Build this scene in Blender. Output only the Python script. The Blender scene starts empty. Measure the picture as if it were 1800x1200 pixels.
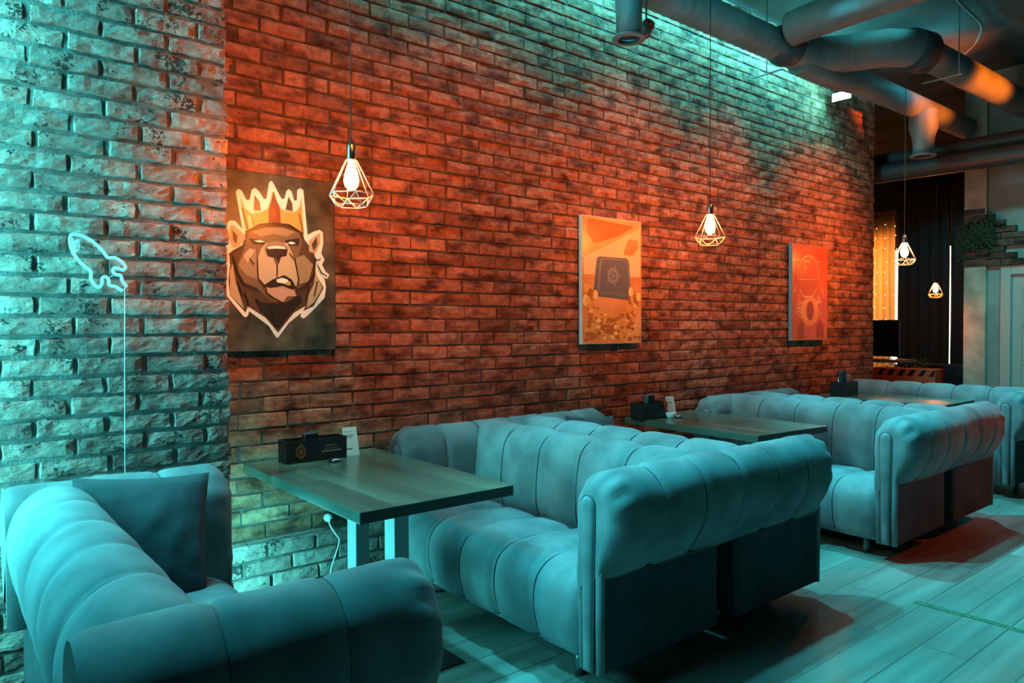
import bpy, bmesh, random
from math import *
from mathutils import Vector, Matrix, noise
from mathutils.geometry import tessellate_polygon

SC = bpy.context.scene
COL = SC.collection

# ------------------------------------------------------------------ camera
CAM_H = 1.42
yaw, pit, rol = radians(51.0), radians(-1.12), radians(-0.2)
F = Vector((cos(yaw)*cos(pit), sin(yaw)*cos(pit), sin(pit)))
R0 = Vector((sin(yaw), -cos(yaw), 0.0))
U0 = R0.cross(F)
R = R0*cos(rol) + U0*sin(rol)
U = U0*cos(rol) - R0*sin(rol)
cam_d = bpy.data.cameras.new('camera')
cam = bpy.data.objects.new('camera', cam_d)
COL.objects.link(cam)
M = Matrix((R, U, -F)).transposed().to_4x4()
M.translation = Vector((0, 0, CAM_H))
cam.matrix_world = M
cam_d.sensor_width = 36.0
cam_d.lens = 36.0*1266.0/1800.0
cam_d.clip_start = 0.05
SC.camera = cam

# ------------------------------------------------------------------ world, view, big lights
w = bpy.data.worlds.new('world'); SC.world = w; w.use_nodes = True
bg = w.node_tree.nodes['Background']
bg.inputs[0].default_value = (0.06, 0.62, 0.80, 1); bg.inputs[1].default_value = 0.006
SC.view_settings.view_transform = 'Standard'
SC.view_settings.look = 'None'
SC.view_settings.exposure = 0.0
SC.view_settings.gamma = 1.0
SC.view_settings.use_curve_mapping = False

TEAL = (0.06, 0.86, 1.0)
TEALG = (0.09, 0.94, 0.96)
WARM = (1.0, 0.19, 0.005)
RED = (1.0, 0.10, 0.01)

def aim(o, target):
    d = Vector(target) - o.location
    o.rotation_euler = d.to_track_quat('-Z', 'Y').to_euler()

def spot(name, loc, target, power, color, angle, blend=0.5, radius=0.12):
    l = bpy.data.lights.new(name, 'SPOT'); l.energy = power; l.color = color
    l.spot_size = radians(angle); l.spot_blend = blend; l.shadow_soft_size = radius
    o = bpy.data.objects.new(name, l); COL.objects.link(o); o.location = loc; aim(o, target)
    return o

def area(name, loc, target, power, color, sx, sy, spread=180):
    l = bpy.data.lights.new(name, 'AREA'); l.energy = power; l.color = color
    l.shape = 'RECTANGLE'; l.size = sx; l.size_y = sy; l.spread = radians(spread)
    o = bpy.data.objects.new(name, l); COL.objects.link(o); o.location = loc; aim(o, target)
    return o

# cool ceiling floods above the booths (off the top of the frame)
for x, tx, pw in ((0.3, 0.8, 580), (2.5, 3.2, 820), (4.9, 6.0, 900), (7.6, 7.4, 560)):
    spot('ceiling_flood', (x, 2.95, 4.15), (tx, 1.0, 0.0), pw, TEAL, 66, 0.5, 0.07)
for x in (2.3, 3.2, 4.9):
    spot('wall_side_fill', (x, 3.08, 4.15), (x+0.1, 3.27, 0.8), 150, TEAL, 26, 0.8, 0.07)  # added fill that brightens the sofa arms next to the wall
for x, tx, pw in ((3.9, 4.3, 420), (1.6, 2.4, 300)):
    spot('aisle_fill', (x, 2.5, 4.15), (tx, 0.4, 0.0), pw, TEAL, 56, 0.5, 0.07)  # unseen fill added to brighten the aisle floor
# cool strips between the duct and the wall, washing the top of the bricks and the ceiling
area('wall_top_strip', (3.7, 3.50, 4.08), (3.7, 3.7, 3.95), 95, TEAL, 3.4, 0.05)
area('wall_top_strip', (6.0, 3.48, 4.02), (6.0, 3.7, 3.85), 40, TEAL, 1.1, 0.05)
pl_ = bpy.data.lights.new('flood_lamp_light', 'POINT'); pl_.energy = 16; pl_.color = TEALG; pl_.shadow_soft_size = 0.03
po_ = bpy.data.objects.new('flood_lamp_light', pl_); COL.objects.link(po_); po_.location = (6.90, 3.46, 3.68)
spot('ceiling_fill', (6.2, 1.9, 4.02), (6.35, 3.3, 4.20), 110, TEALG, 46, 0.8, 0.04)  # added light without a fixture, brightens the ceiling patch
spot('curtain_fill', (10.9, 3.4, 4.0), (12.9, 4.8, 1.6), 60, TEAL, 60, 0.8, 0.05)  # cool spot added so the dark curtain folds show
# cool light from the left: unseen LED tube lamp in the corner, then the window
area('corner_tube_light', (-0.20, 3.00, 1.95), (1.0, 3.26, 1.85), 84, TEALG, 0.18, 3.0)
area('window_daylight', (-0.45, 2.5, 1.5), (1.6, 2.2, 0.3), 10, TEAL, 0.9, 1.4, 75)
area('niche_fill', (1.03, 3.42, 0.31), (2.0, 3.42, 0.26), 13, TEALG, 0.22, 0.5)  # hidden fill added in the niche to brighten the low bricks
# warm spots added out of view to wash the brick wall orange
for x, pw in ((1.15, 260), (2.35, 310), (3.8, 390), (5.2, 400), (6.6, 480)):
    spot('warm_wall_fill', (x, 1.2, 4.1), (x+0.4, 3.7, 2.28), pw, WARM, 42, 1.0, 0.08)
spot('warm_wall_fill', (1.75, 1.7, 3.2), (1.02, 3.2, 1.95), 190, WARM, 27, 1.0, 0.05)  # extra warm spot added to tint the pilaster's right edge
spot('wall_side_fill', (1.35, 3.06, 4.15), (1.5, 3.78, 0.45), 420, TEALG, 19, 0.9, 0.05)  # cool fill added for the low bricks behind the nearest table
spot('wall_side_fill', (0.6, 2.72, 4.15), (0.6, 2.88, 0.8), 130, TEAL, 19, 0.8, 0.07)  # cool fill added for the far arm of the nearest sofa
spot('duct_fill', (3.3, 1.5, 3.45), (4.9, 3.35, 3.8), 75, TEAL, 46, 0.9, 0.05)  # unseen cool spot added to lift the underside of the wall duct
# warm lamps of the bar area to the right
spot('bar_lamp', (7.6, -0.2, 2.5), (8.0, 2.7, 3.75), 2200, WARM, 20, 0.8, 0.08)
spot('bar_lamp', (8.3, 0.4, 2.3), (5.75, 1.75, 0.45), 200, RED, 27, 0.6, 0.06)
spot('pillar_fill', (8.98, 3.55, 1.45), (9.19, 3.0, 1.35), 14, WARM, 100, 0.9, 0.02)  # no lamp stands here: added to turn the pillar orange
spot('nozzle_fill', (2.3, 2.3, 3.9), (3.36, 3.0, 3.4), 40, TEAL, 22, 0.8, 0.04)  # cool spot added only to brighten the left air nozzle
spot('door_wall_fill', (6.3, 1.0, 4.0), (9.2, 2.0, 1.9), 420, TEALG, 44, 0.8, 0.1)  # added cool fill for the door and its plaster wall

# ------------------------------------------------------------------ helpers
def tag(o, label=None, cat=None, group=None, kind=None):
    if label: o['label'] = label
    if cat: o['category'] = cat
    if group: o['group'] = group
    if kind: o['kind'] = kind
    return o

def empty(name, loc, rz=0.0):
    o = bpy.data.objects.new(name, None); COL.objects.link(o)
    o.location = loc; o.rotation_euler = (0, 0, rz); o.empty_display_size = 0.1
    return o

def copy_tree(o, parent=None):
    c = o.copy(); COL.objects.link(c)
    if parent: c.parent = parent
    for ch in list(o.children): copy_tree(ch, c)
    return c

class MB:
    def __init__(s): s.v = []; s.f = []; s.m = []; s.sm = []; s.c = []
    def add(s, vs, fs, mi=0, smooth=False, col=None):
        n = len(s.v); s.v += [tuple(p) for p in vs]
        s.f += [tuple(i+n for i in f) for f in fs]; s.m += [mi]*len(fs); s.sm += [smooth]*len(fs)
        if col is not None: s.c += [col]*len(vs)
        return s
    def box(s, x0, x1, y0, y1, z0, z1, mi=0):
        v = [(x, y, z) for z in (z0, z1) for y in (y0, y1) for x in (x0, x1)]
        return s.add(v, [(0, 2, 3, 1), (4, 5, 7, 6), (0, 1, 5, 4), (2, 6, 7, 3), (0, 4, 6, 2), (1, 3, 7, 5)], mi)
    def tube(s, pts, r, n=10, mi=0, closed=False, caps=True, smooth=True):
        pts = [Vector(p) for p in pts]; N = len(pts); vs = []; fs = []
        rr = r if hasattr(r, '__len__') else [r]*N
        ref = None
        for i, p in enumerate(pts):
            a = pts[(i-1) % N] if (closed or i > 0) else p
            b = pts[(i+1) % N] if (closed or i < N-1) else p
            t = (b-a).normalized()
            if ref is None:
                ref = Vector((0, 0, 1)) if abs(t.z) < 0.9 else Vector((1, 0, 0))
                ref = (ref - t*ref.dot(t)).normalized()
            else:
                ref = (ref - t*ref.dot(t))
                ref = ref.normalized() if ref.length > 1e-6 else t.orthogonal().normalized()
            b2 = t.cross(ref)
            for k in range(n):
                an = 2*pi*k/n
                vs.append(p + (ref*cos(an) + b2*sin(an))*rr[i])
        for i in range(N if closed else N-1):
            for k in range(n):
                j = (i+1) % N
                fs.append((i*n+k, i*n+(k+1) % n, j*n+(k+1) % n, j*n+k))
        s.add(vs, fs, mi, smooth)
        if caps and not closed:
            b = len(s.v)-len(vs)
            s.f.append(tuple(b+k for k in reversed(range(n)))); s.m.append(mi); s.sm.append(False)
            s.f.append(tuple(b+(N-1)*n+k for k in range(n))); s.m.append(mi); s.sm.append(False)
        return s
    def lathe(s, prof, c=(0, 0, 0), n=20, mi=0, smooth=True):
        vs = []; fs = []
        for (r, z) in prof:
            for k in range(n):
                a = 2*pi*k/n; vs.append((c[0]+r*cos(a), c[1]+r*sin(a), c[2]+z))
        for i in range(len(prof)-1):
            for k in range(n):
                fs.append((i*n+k, i*n+(k+1) % n, (i+1)*n+(k+1) % n, (i+1)*n+k))
        return s.add(vs, fs, mi, smooth)
    def grid(s, rows, mi=0, smooth=True, closed=False):
        n = len(rows[0]); vs = [p for r in rows for p in r]; fs = []
        for i in range(len(rows)-1):
            for k in range(n if closed else n-1):
                fs.append((i*n+k, i*n+(k+1) % n, (i+1)*n+(k+1) % n, (i+1)*n+k))
        return s.add(vs, fs, mi, smooth)
    def build(s, name, mat, parent=None, bevel=0, seg=2, loc=None):
        me = bpy.data.meshes.new(name); me.from_pydata(s.v, [], s.f)
        mats = mat if isinstance(mat, (list, tuple)) else [mat]
        for m in mats: me.materials.append(m)
        me.polygons.foreach_set('material_index', s.m)
        me.polygons.foreach_set('use_smooth', s.sm)
        if s.c and len(s.c) == len(s.v):
            a = me.attributes.new('bcol', 'FLOAT', 'POINT')
            a.data.foreach_set('value', s.c)
        me.validate(); me.update()
        o = bpy.data.objects.new(name, me); COL.objects.link(o)
        if parent: o.parent = parent
        if loc: o.location = loc
        if bevel:
            b = o.modifiers.new('bevel', 'BEVEL'); b.width = bevel; b.segments = seg
            b.limit_method = 'ANGLE'; b.angle_limit = radians(40)
        return o

def spline(pts, n):
    pts = [Vector(p) for p in pts]; out = []
    N = len(pts)
    for i in range(N-1):
        p0 = pts[max(i-1, 0)]; p1 = pts[i]; p2 = pts[i+1]; p3 = pts[min(i+2, N-1)]
        for k in range(n):
            t = k/n
            out.append(0.5*((2*p1)+(-p0+p2)*t+(2*p0-5*p1+4*p2-p3)*t*t+(-p0+3*p1-3*p2+p3)*t**3))
    out.append(pts[-1]); return out

# ------------------------------------------------------------------ materials
def nodes(m): return m.node_tree.nodes, m.node_tree.links
def mat(name, col=(0.5, 0.5, 0.5), rough=0.6, metal=0.0, emit=None, es=0.0, sheen=0.0, spec=0.5, coat=0.0):
    m = bpy.data.materials.new(name); m.use_nodes = True
    b = m.node_tree.nodes['Principled BSDF']
    b.inputs['Base Color'].default_value = (*col, 1); b.inputs['Roughness'].default_value = rough
    b.inputs['Metallic'].default_value = metal; b.inputs['Specular IOR Level'].default_value = spec
    if sheen: b.inputs['Sheen Weight'].default_value = sheen; b.inputs['Sheen Roughness'].default_value = 0.4
    if coat: b.inputs['Coat Weight'].default_value = coat
    if emit: b.inputs['Emission Color'].default_value = (*emit, 1); b.inputs['Emission Strength'].default_value = es
    return m

def noisy(m, c1, c2, scale=6, detail=4, stretch=(1, 1, 1), lo=0.35, hi=0.65, bump=0.0, bscale=None, rough=None):
    N, L = nodes(m); b = N['Principled BSDF']
    tc = N.new('ShaderNodeTexCoord'); mp = N.new('ShaderNodeMapping'); mp.inputs['Scale'].default_value = stretch
    L.new(tc.outputs['Object'], mp.inputs['Vector'])
    nz = N.new('ShaderNodeTexNoise'); nz.inputs['Scale'].default_value = scale; nz.inputs['Detail'].default_value = detail
    L.new(mp.outputs[0], nz.inputs['Vector'])
    rp = N.new('ShaderNodeValToRGB'); rp.color_ramp.elements[0].position = lo; rp.color_ramp.elements[1].position = hi
    rp.color_ramp.elements[0].color = (*c1, 1); rp.color_ramp.elements[1].color = (*c2, 1)
    L.new(nz.outputs['Fac'], rp.inputs[0]); L.new(rp.outputs[0], b.inputs['Base Color'])
    if bump:
        n2 = N.new('ShaderNodeTexNoise'); n2.inputs['Scale'].default_value = bscale or scale*4; n2.inputs['Detail'].default_value = 5
        L.new(mp.outputs[0], n2.inputs['Vector'])
        bp = N.new('ShaderNodeBump'); bp.inputs['Strength'].default_value = bump; bp.inputs['Distance'].default_value = 0.01
        L.new(n2.outputs['Fac'], bp.inputs['Height']); L.new(bp.outputs[0], b.inputs['Normal'])
    return m

def brick_mat(name, base, light, char, bump=0.6, rs=30, pits=False):
    m = mat(name, base, 0.8, spec=0.15 if not pits else 0.5); N, L = nodes(m); b = N['Principled BSDF']
    at = N.new('ShaderNodeAttribute'); at.attribute_name = 'bcol'
    r1 = N.new('ShaderNodeValToRGB'); e = r1.color_ramp.elements
    e[0].position = 0; e[0].color = (*[c*0.55 for c in base], 1); e[1].position = 1; e[1].color = (*light, 1)
    e2 = r1.color_ramp.elements.new(0.5); e2.color = (*base, 1)
    L.new(at.outputs['Fac'], r1.inputs[0])
    tc = N.new('ShaderNodeTexCoord')
    mp = N.new('ShaderNodeMapping'); mp.inputs['Scale'].default_value = (1, 1, 2.0)
    L.new(tc.outputs['Object'], mp.inputs['Vector'])
    n1 = N.new('ShaderNodeTexNoise'); n1.inputs['Scale'].default_value = 6.5; n1.inputs['Detail'].default_value = 3
    L.new(mp.outputs[0], n1.inputs['Vector'])
    r2 = N.new('ShaderNodeValToRGB'); r2.color_ramp.elements[0].position = 0.33; r2.color_ramp.elements[1].position = 0.55
    r2.color_ramp.elements[0].color = (*char, 1); r2.color_ramp.elements[1].color = (1, 1, 1, 1)
    L.new(n1.outputs['Fac'], r2.inputs[0])
    mx = N.new('ShaderNodeMix'); mx.data_type = 'RGBA'; mx.blend_type = 'MULTIPLY'; mx.inputs[0].default_value = 1.0
    L.new(r1.outputs[0], mx.inputs[6]); L.new(r2.outputs[0], mx.inputs[7])
    n3 = N.new('ShaderNodeTexNoise'); n3.inputs['Scale'].default_value = 26; n3.inputs['Detail'].default_value = 6; n3.inputs['Roughness'].default_value = 0.7
    L.new(tc.outputs['Object'], n3.inputs['Vector'])
    r3 = N.new('ShaderNodeValToRGB'); r3.color_ramp.elements[0].position = 0.35; r3.color_ramp.elements[1].position = 0.7
    r3.color_ramp.elements[0].color = (0.55, 0.55, 0.55, 1); r3.color_ramp.elements[1].color = (1.15, 1.15, 1.15, 1)
    L.new(n3.outputs['Fac'], r3.inputs[0])
    m2 = N.new('ShaderNodeMix'); m2.data_type = 'RGBA'; m2.blend_type = 'MULTIPLY'; m2.inputs[0].default_value = 1.0
    L.new(mx.outputs[2], m2.inputs[6]); L.new(r3.outputs[0], m2.inputs[7])
    last = m2.outputs[2]
    if pits:
        n5 = N.new('ShaderNodeTexNoise'); n5.inputs['Scale'].default_value = 55; n5.inputs['Detail'].default_value = 3; n5.inputs['Distortion'].default_value = 1.2
        n6 = N.new('ShaderNodeTexNoise'); n6.inputs['Scale'].default_value = 9; n6.inputs['Detail'].default_value = 2
        L.new(tc.outputs['Object'], n5.inputs['Vector']); L.new(tc.outputs['Object'], n6.inputs['Vector'])
        sm = N.new('ShaderNodeMath'); sm.operation = 'ADD'; L.new(n5.outputs['Fac'], sm.inputs[0]); L.new(n6.outputs['Fac'], sm.inputs[1])
        r5 = N.new('ShaderNodeValToRGB'); r5.color_ramp.elements[0].position = 0.0; r5.color_ramp.elements[1].position = 1.0
        r5.color_ramp.elements[0].color = (0.08, 0.08, 0.08, 1); r5.color_ramp.elements[1].color = (1, 1, 1, 1)
        mr = N.new('ShaderNodeMapRange'); mr.inputs[1].default_value = 0.78; mr.inputs[2].default_value = 0.86
        L.new(sm.outputs[0], mr.inputs[0]); L.new(mr.outputs[0], r5.inputs[0])
        m5 = N.new('ShaderNodeMix'); m5.data_type = 'RGBA'; m5.blend_type = 'MULTIPLY'; m5.inputs[0].default_value = 1.0
        L.new(last, m5.inputs[6]); L.new(r5.outputs[0], m5.inputs[7]); last = m5.outputs[2]
    L.new(last, b.inputs['Base Color'])
    n4 = N.new('ShaderNodeTexNoise'); n4.inputs['Scale'].default_value = rs; n4.inputs['Detail'].default_value = 8; n4.inputs['Roughness'].default_value = 0.65
    mp4 = N.new('ShaderNodeMapping'); mp4.inputs['Scale'].default_value = (1.0, 1, 1.6)
    L.new(tc.outputs['Object'], mp4.inputs['Vector']); L.new(mp4.outputs[0], n4.inputs['Vector'])
    bp = N.new('ShaderNodeBump'); bp.inputs['Strength'].default_value = bump; bp.inputs['Distance'].default_value = 0.012
    L.new(n4.outputs['Fac'], bp.inputs['Height']); L.new(bp.outputs[0], b.inputs['Normal'])
    return m

M_BRICK = brick_mat('red_brick', (0.50, 0.185, 0.11), (0.66, 0.28, 0.17), (0.24, 0.23, 0.23), 0.45, 34)
M_BRICKP = brick_mat('rough_brick', (0.46, 0.27, 0.23), (0.60, 0.40, 0.35), (0.60, 0.58, 0.58), 1.0, 30, True)
M_MORTAR = noisy(mat('mortar', rough=0.95), (0.07, 0.05, 0.045), (0.13, 0.10, 0.09), 20, bump=0.5)
M_MORTARP = noisy(mat('grey_mortar', rough=0.95), (0.14, 0.13, 0.12), (0.24, 0.22, 0.21), 20, bump=0.5)
M_VELVET = noisy(mat('velvet', rough=0.85, sheen=0.08, spec=0.2), (0.13, 0.14, 0.15), (0.24, 0.245, 0.255), 5, 7, bump=0.08, bscale=14)
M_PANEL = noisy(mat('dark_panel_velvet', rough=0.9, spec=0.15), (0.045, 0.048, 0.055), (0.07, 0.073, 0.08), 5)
M_PIPING = mat('velvet_piping', (0.07, 0.07, 0.08), 0.8, sheen=0.2)
M_DARKVELVET = noisy(mat('dark_velvet', rough=0.9, sheen=0.15, spec=0.15), (0.045, 0.05, 0.058), (0.07, 0.075, 0.085), 9, 5, bump=0.25, bscale=18)
M_LEG = mat('sofa_leg_metal', (0.2, 0.2, 0.2), 0.35, 0.8)
M_BLACK = mat('black_metal', (0.012, 0.012, 0.014), 0.4, 0.3)
M_STEEL = mat('painted_steel', (0.28, 0.28, 0.29), 0.45, 0.2)
M_WHITE = mat('white_plastic', (0.75, 0.75, 0.73), 0.4)
M_PAPER = mat('white_card', (0.8, 0.8, 0.78), 0.6)
M_INK = mat('grey_ink', (0.12, 0.12, 0.13), 0.6)
M_GOLDINK = mat('orange_ink', (0.45, 0.16, 0.03), 0.5)
M_GREYINK = mat('pale_ink', (0.35, 0.33, 0.28), 0.5)
M_CHROME = mat('chrome', (0.8, 0.8, 0.8), 0.12, 1.0)
M_CAGE = mat('copper_cage', (0.85, 0.66, 0.60), 0.35, 0.3)
M_SOCKET = mat('socket_metal', (0.55, 0.55, 0.55), 0.25, 1.0)
M_CORD = mat('dark_cord', (0.03, 0.03, 0.03), 0.7)
M_DUCT = noisy(mat('grey_duct', rough=0.6, metal=0.3), (0.17, 0.17, 0.18), (0.26, 0.26, 0.27), 3)
M_DUCTD = mat('dark_pipe', (0.06, 0.06, 0.065), 0.45, 0.3)
M_CEIL = noisy(mat('ceiling_concrete', rough=0.95), (0.07, 0.07, 0.07), (0.12, 0.12, 0.12), 2.5, bump=0.3)
M_CONC = noisy(mat('grey_plaster', rough=0.9), (0.15, 0.16, 0.15), (0.30, 0.31, 0.29), 1.6, 6, bump=0.3, bscale=20)
M_DOOR = mat('door_paint', (0.33, 0.34, 0.32), 0.5)
M_DARK = mat('dark_wall', (0.02, 0.02, 0.022), 0.9)
M_NAVY = noisy(mat('navy_fabric', rough=0.9), (0.015, 0.02, 0.035), (0.03, 0.035, 0.05), 8)
M_ORANGE = mat('orange_paint', (0.75, 0.07, 0.02), 0.6)
M_LEAF = mat('leaf', (0.03, 0.10, 0.05), 0.6)
M_BULB = mat('bulb_glow', (1, 0.9, 0.7), 0.3, emit=(1.0, 0.24, 0.03), es=320)
M_FLOODGLOW = mat('flood_glow', (1, 1, 1), 0.3, emit=(0.45, 1.0, 1.0), es=18)
M_NEON = mat('neon_tube', (0.5, 0.9, 0.9), 0.35, emit=(0.06, 0.75, 0.70), es=0.55)
M_FAIRY = mat('fairy_bulb', (1, 0.9, 0.7), 0.3, emit=(1.0, 0.75, 0.45), es=6)
M_DAY = mat('daylit_glass', (0.8, 0.8, 0.8), 0.3, emit=(1.0, 0.93, 0.75), es=1.6)

def wood(name, c1, c2, axis, rough, scale=1.0, plank=None, bump=0.1):
    m = mat(name, c1, rough); N, L = nodes(m); b = N['Principled BSDF']
    tc = N.new('ShaderNodeTexCoord'); mp = N.new('ShaderNodeMapping')
    s = [14*scale]*3; s[axis] = 0.9*scale
    mp.inputs['Scale'].default_value = s; L.new(tc.outputs['Object'], mp.inputs['Vector'])
    nz = N.new('ShaderNodeTexNoise'); nz.inputs['Scale'].default_value = 1.0; nz.inputs['Detail'].default_value = 7; nz.inputs['Roughness'].default_value = 0.6
    rp = N.new('ShaderNodeValToRGB'); rp.color_ramp.elements[0].position = 0.32; rp.color_ramp.elements[1].position = 0.68
    rp.color_ramp.elements[0].color = (*c1, 1); rp.color_ramp.elements[1].color = (*c2, 1)
    if plank:
        bt = N.new('ShaderNodeTexBrick'); bt.inputs['Scale'].default_value = 1.0
        bt.inputs['Brick Width'].default_value = plank[0]; bt.inputs['Row Height'].default_value = plank[1]
        bt.inputs['Mortar Size'].default_value = plank[2]; bt.inputs['Mortar Smooth'].default_value = 0.2
        bt.inputs['Color1'].default_value = (0.85, 0.85, 0.85, 1); bt.inputs['Color2'].default_value = (1.1, 1.1, 1.1, 1)
        bt.inputs['Mortar'].default_value = (0.5, 0.5, 0.5, 1); bt.offset = 0.37
        m3 = N.new('ShaderNodeMapping')
        if axis == 1: m3.inputs['Rotation'].default_value = (0, 0, pi/2)
        L.new(tc.outputs['Object'], m3.inputs['Vector']); L.new(m3.outputs[0], bt.inputs['Vector'])
        ad = N.new('ShaderNodeVectorMath'); ad.operation = 'ADD'
        sc = N.new('ShaderNodeVectorMath'); sc.operation = 'SCALE'; sc.inputs['Scale'].default_value = 7.0
        L.new(bt.outputs['Color'], sc.inputs[0]); L.new(mp.outputs[0], ad.inputs[0]); L.new(sc.outputs[0], ad.inputs[1])
        L.new(ad.outputs[0], nz.inputs['Vector'])
        mx = N.new('ShaderNodeMix'); mx.data_type = 'RGBA'; mx.blend_type = 'MULTIPLY'; mx.inputs[0].default_value = 1.0
        L.new(rp.outputs[0], mx.inputs[6]); L.new(bt.outputs['Color'], mx.inputs[7]); L.new(mx.outputs[2], b.inputs['Base Color'])
    else:
        L.new(mp.outputs[0], nz.inputs['Vector']); L.new(rp.outputs[0], b.inputs['Base Color'])
    L.new(nz.outputs['Fac'], rp.inputs[0])
    bp = N.new('ShaderNodeBump'); bp.inputs['Strength'].default_value = bump; bp.inputs['Distance'].default_value = 0.004
    L.new(nz.outputs['Fac'], bp.inputs['Height']); L.new(bp.outputs[0], b.inputs['Normal'])
    return m
M_FLOOR = wood('laminate_floor', (0.17, 0.14, 0.12), (0.27, 0.235, 0.21), 0, 0.36, 1.0, (1.3, 0.19, 0.004), 0.25)
M_TABLE = wood('table_wood', (0.055, 0.065, 0.05), (0.13, 0.15, 0.11), 1, 0.22, 0.5, (0.9, 0.105, 0.0), 0.08)
M_EDGE = mat('table_edge', (0.03, 0.028, 0.026), 0.5)
# ------------------------------------------------------------------ the setting
def struct(mb, name, m, bevel=0):
    return tag(mb.build(name, m, bevel=bevel), kind='structure')

struct(MB().box(-0.7, 14.0, -3.5, 9.0, -0.1, 0.0), 'floor', M_FLOOR)
struct(MB().box(-0.7, 14.0, -3.5, 9.0, 4.25, 4.35), 'ceiling', M_CEIL)

def bricks(mb, x0, x1, z0, z1, y, pitch, length, zph, xph, gap, depth, nx, nz, rough, seed, skip=None, ragged=0.0):
    """bricks facing -y: real blocks that stand out of a mortar bed behind y+depth"""
    rnd = random.Random(seed)
    k0 = int(floor((z0-zph)/pitch)); k1 = int(ceil((z1-zph)/pitch))
    for k in range(k0, k1):
        za = max(zph+k*pitch+gap*0.5, z0); zb = min(zph+(k+1)*pitch-gap*0.5, z1)
        if zb-za < 0.02: continue
        off = xph + (0.5*length if k % 2 else 0.0) + rnd.uniform(-0.012, 0.012)
        i0 = int(floor((x0-off)/length)); i1 = int(ceil((x1-off)/length))
        for i in range(i0, i1):
            j1, j2 = rnd.uniform(-.004, .004), rnd.uniform(-.004, .004)
            xa = off+i*length+gap*0.5+j1; xb = off+(i+1)*length-gap*0.5+j2
            xa = max(xa, x0)
            if xb > x1 - 0.03: xb = x1 + (rnd.uniform(-ragged, ragged*0.4) if ragged else 0)
            if xb-xa < 0.03 or xa > x1-0.02: continue
            if skip and skip(0.5*(xa+xb), 0.5*(za+zb)): continue
            oy = rnd.uniform(-0.0035, 0.0035); tl = rnd.uniform(-0.004, 0.004)
            sd = rnd.uniform(0, 50)
            c = min(1, max(0, rnd.gauss(0.5, 0.22)))
            rows = []
            jz = [rnd.uniform(-.0025, .0025) for _ in range(4)]
            for b in range(nz+2):
                row = []
                for a in range(nx+2):
                    u = min(max((a-0.5)/(nx-0), 0), 1) if nx else 0
                    ui = (a-1)/(nx-1) if nx > 1 else .5; vi = (b-1)/(nz-1) if nz > 1 else .5
                    ui = min(max(ui, 0), 1); vi = min(max(vi, 0), 1)
                    edge = (a in (0, nx+1)) or (b in (0, nz+1))
                    ins = 0.005
                    px = xa+ins+(xb-xa-2*ins)*ui; pz = za+ins+(zb-za-2*ins)*vi
                    pz += (jz[0]*(1-ui)+jz[1]*ui)*(1 if vi > .5 else 0.5) + jz[2]*sin(ui*pi)*(1 if vi > .5 else -1)
                    if edge:
                        if a == 0: px = xa
                        if a == nx+1: px = xb
                        if b == 0: pz -= ins
                        if b == nz+1: pz += ins
                        wob = noise.noise(Vector((px*22+sd, pz*22, 3)))*0.0035*rough
                        pz += wob; px += wob*0.8
                        py_ = y+oy+depth
                    else:
                        rim = (a in (1, nx)) or (b in (1, nz))
                        d = noise.noise(Vector((px*13+sd, pz*20, sd)))*0.0045*rough + noise.noise(Vector((px*45+sd, pz*55, sd)))*0.002*rough
                        wob = noise.noise(Vector((px*25+sd, pz*25, 9)))*0.003*rough
                        py_ = y+oy+tl*(ui-.5)+d + (0.0025 if rim else 0)
                        if rim: pz += wob; px += wob
                    row.append((px, py_, pz))
                rows.append(row)
            n0 = len(mb.v)
            mb.grid(rows, 0, False)
            mb.c += [c]*(len(mb.v)-n0)
            # sides back to the mortar
    return mb

W = 3.70      # face of the long brick wall
mb = MB()
bricks(mb, 0.9, 8.18, 0.30, 4.25, W, 0.0815, 0.2535, 1.309, 1.847, 0.0075, 0.010, 5, 3, 1.0, 11)
bw = tag(mb.build('wall_back', M_BRICK), kind='structure')
core = MB().box(0.9, 8.175, W+0.0085, W+0.30, 0.0, 4.25)
core.build('mortar_bed', M_MORTAR, bw)
mb = MB()
bricks(mb, 1.0, 8.18, 0.0, 0.325, W-0.075, 0.0815, 0.2535, 0.0, 1.72, 0.011, 0.013, 7, 3, 1.5, 12)
n0 = len(mb.v)
for i in range(30):   # top faces of the ledge bricks
    xa = 1.0+i*0.2535*0.95; mb.box(xa, xa+0.236, W-0.068, W+0.02, 0.31, 0.327)
mb.c += [0.6]*(len(mb.v)-n0)
pl = tag(mb.build('trim_1', M_BRICKP), kind='structure')
MB().box(1.0, 8.17, W-0.063, W+0.01, 0.0, 0.313).build('mortar_bed', M_MORTAR, pl)

PY = 3.20     # face of the brick pilaster on the left
mb = MB()
bricks(mb, -0.55, 1.018, 0.0, 4.25, PY, 0.0774, 0.2400, 1.934, 0.545, 0.012, 0.015, 10, 5, 2.2, 5, ragged=0.012)
pw_ = tag(mb.build('wall_front', M_BRICKP), kind='structure')
MB().box(-0.55, 1.008, PY+0.013, W+0.05, 0.0, 4.25).build('mortar_bed', M_MORTARP, pw_)

# glazed left wall (behind and beside the camera, outside the frame)
wl = MB()
wl.box(-0.7, -0.55, -3.5, -2.6, 0, 4.25).box(-0.7, -0.55, -2.6, 3.2, 3.3, 4.25).box(-0.7, -0.55, -2.6, 3.2, 0, 0.15).box(-0.7, -0.55, -0.3, 0.0, 0.15, 3.3)
struct(wl, 'wall_left', M_CONC)

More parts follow.
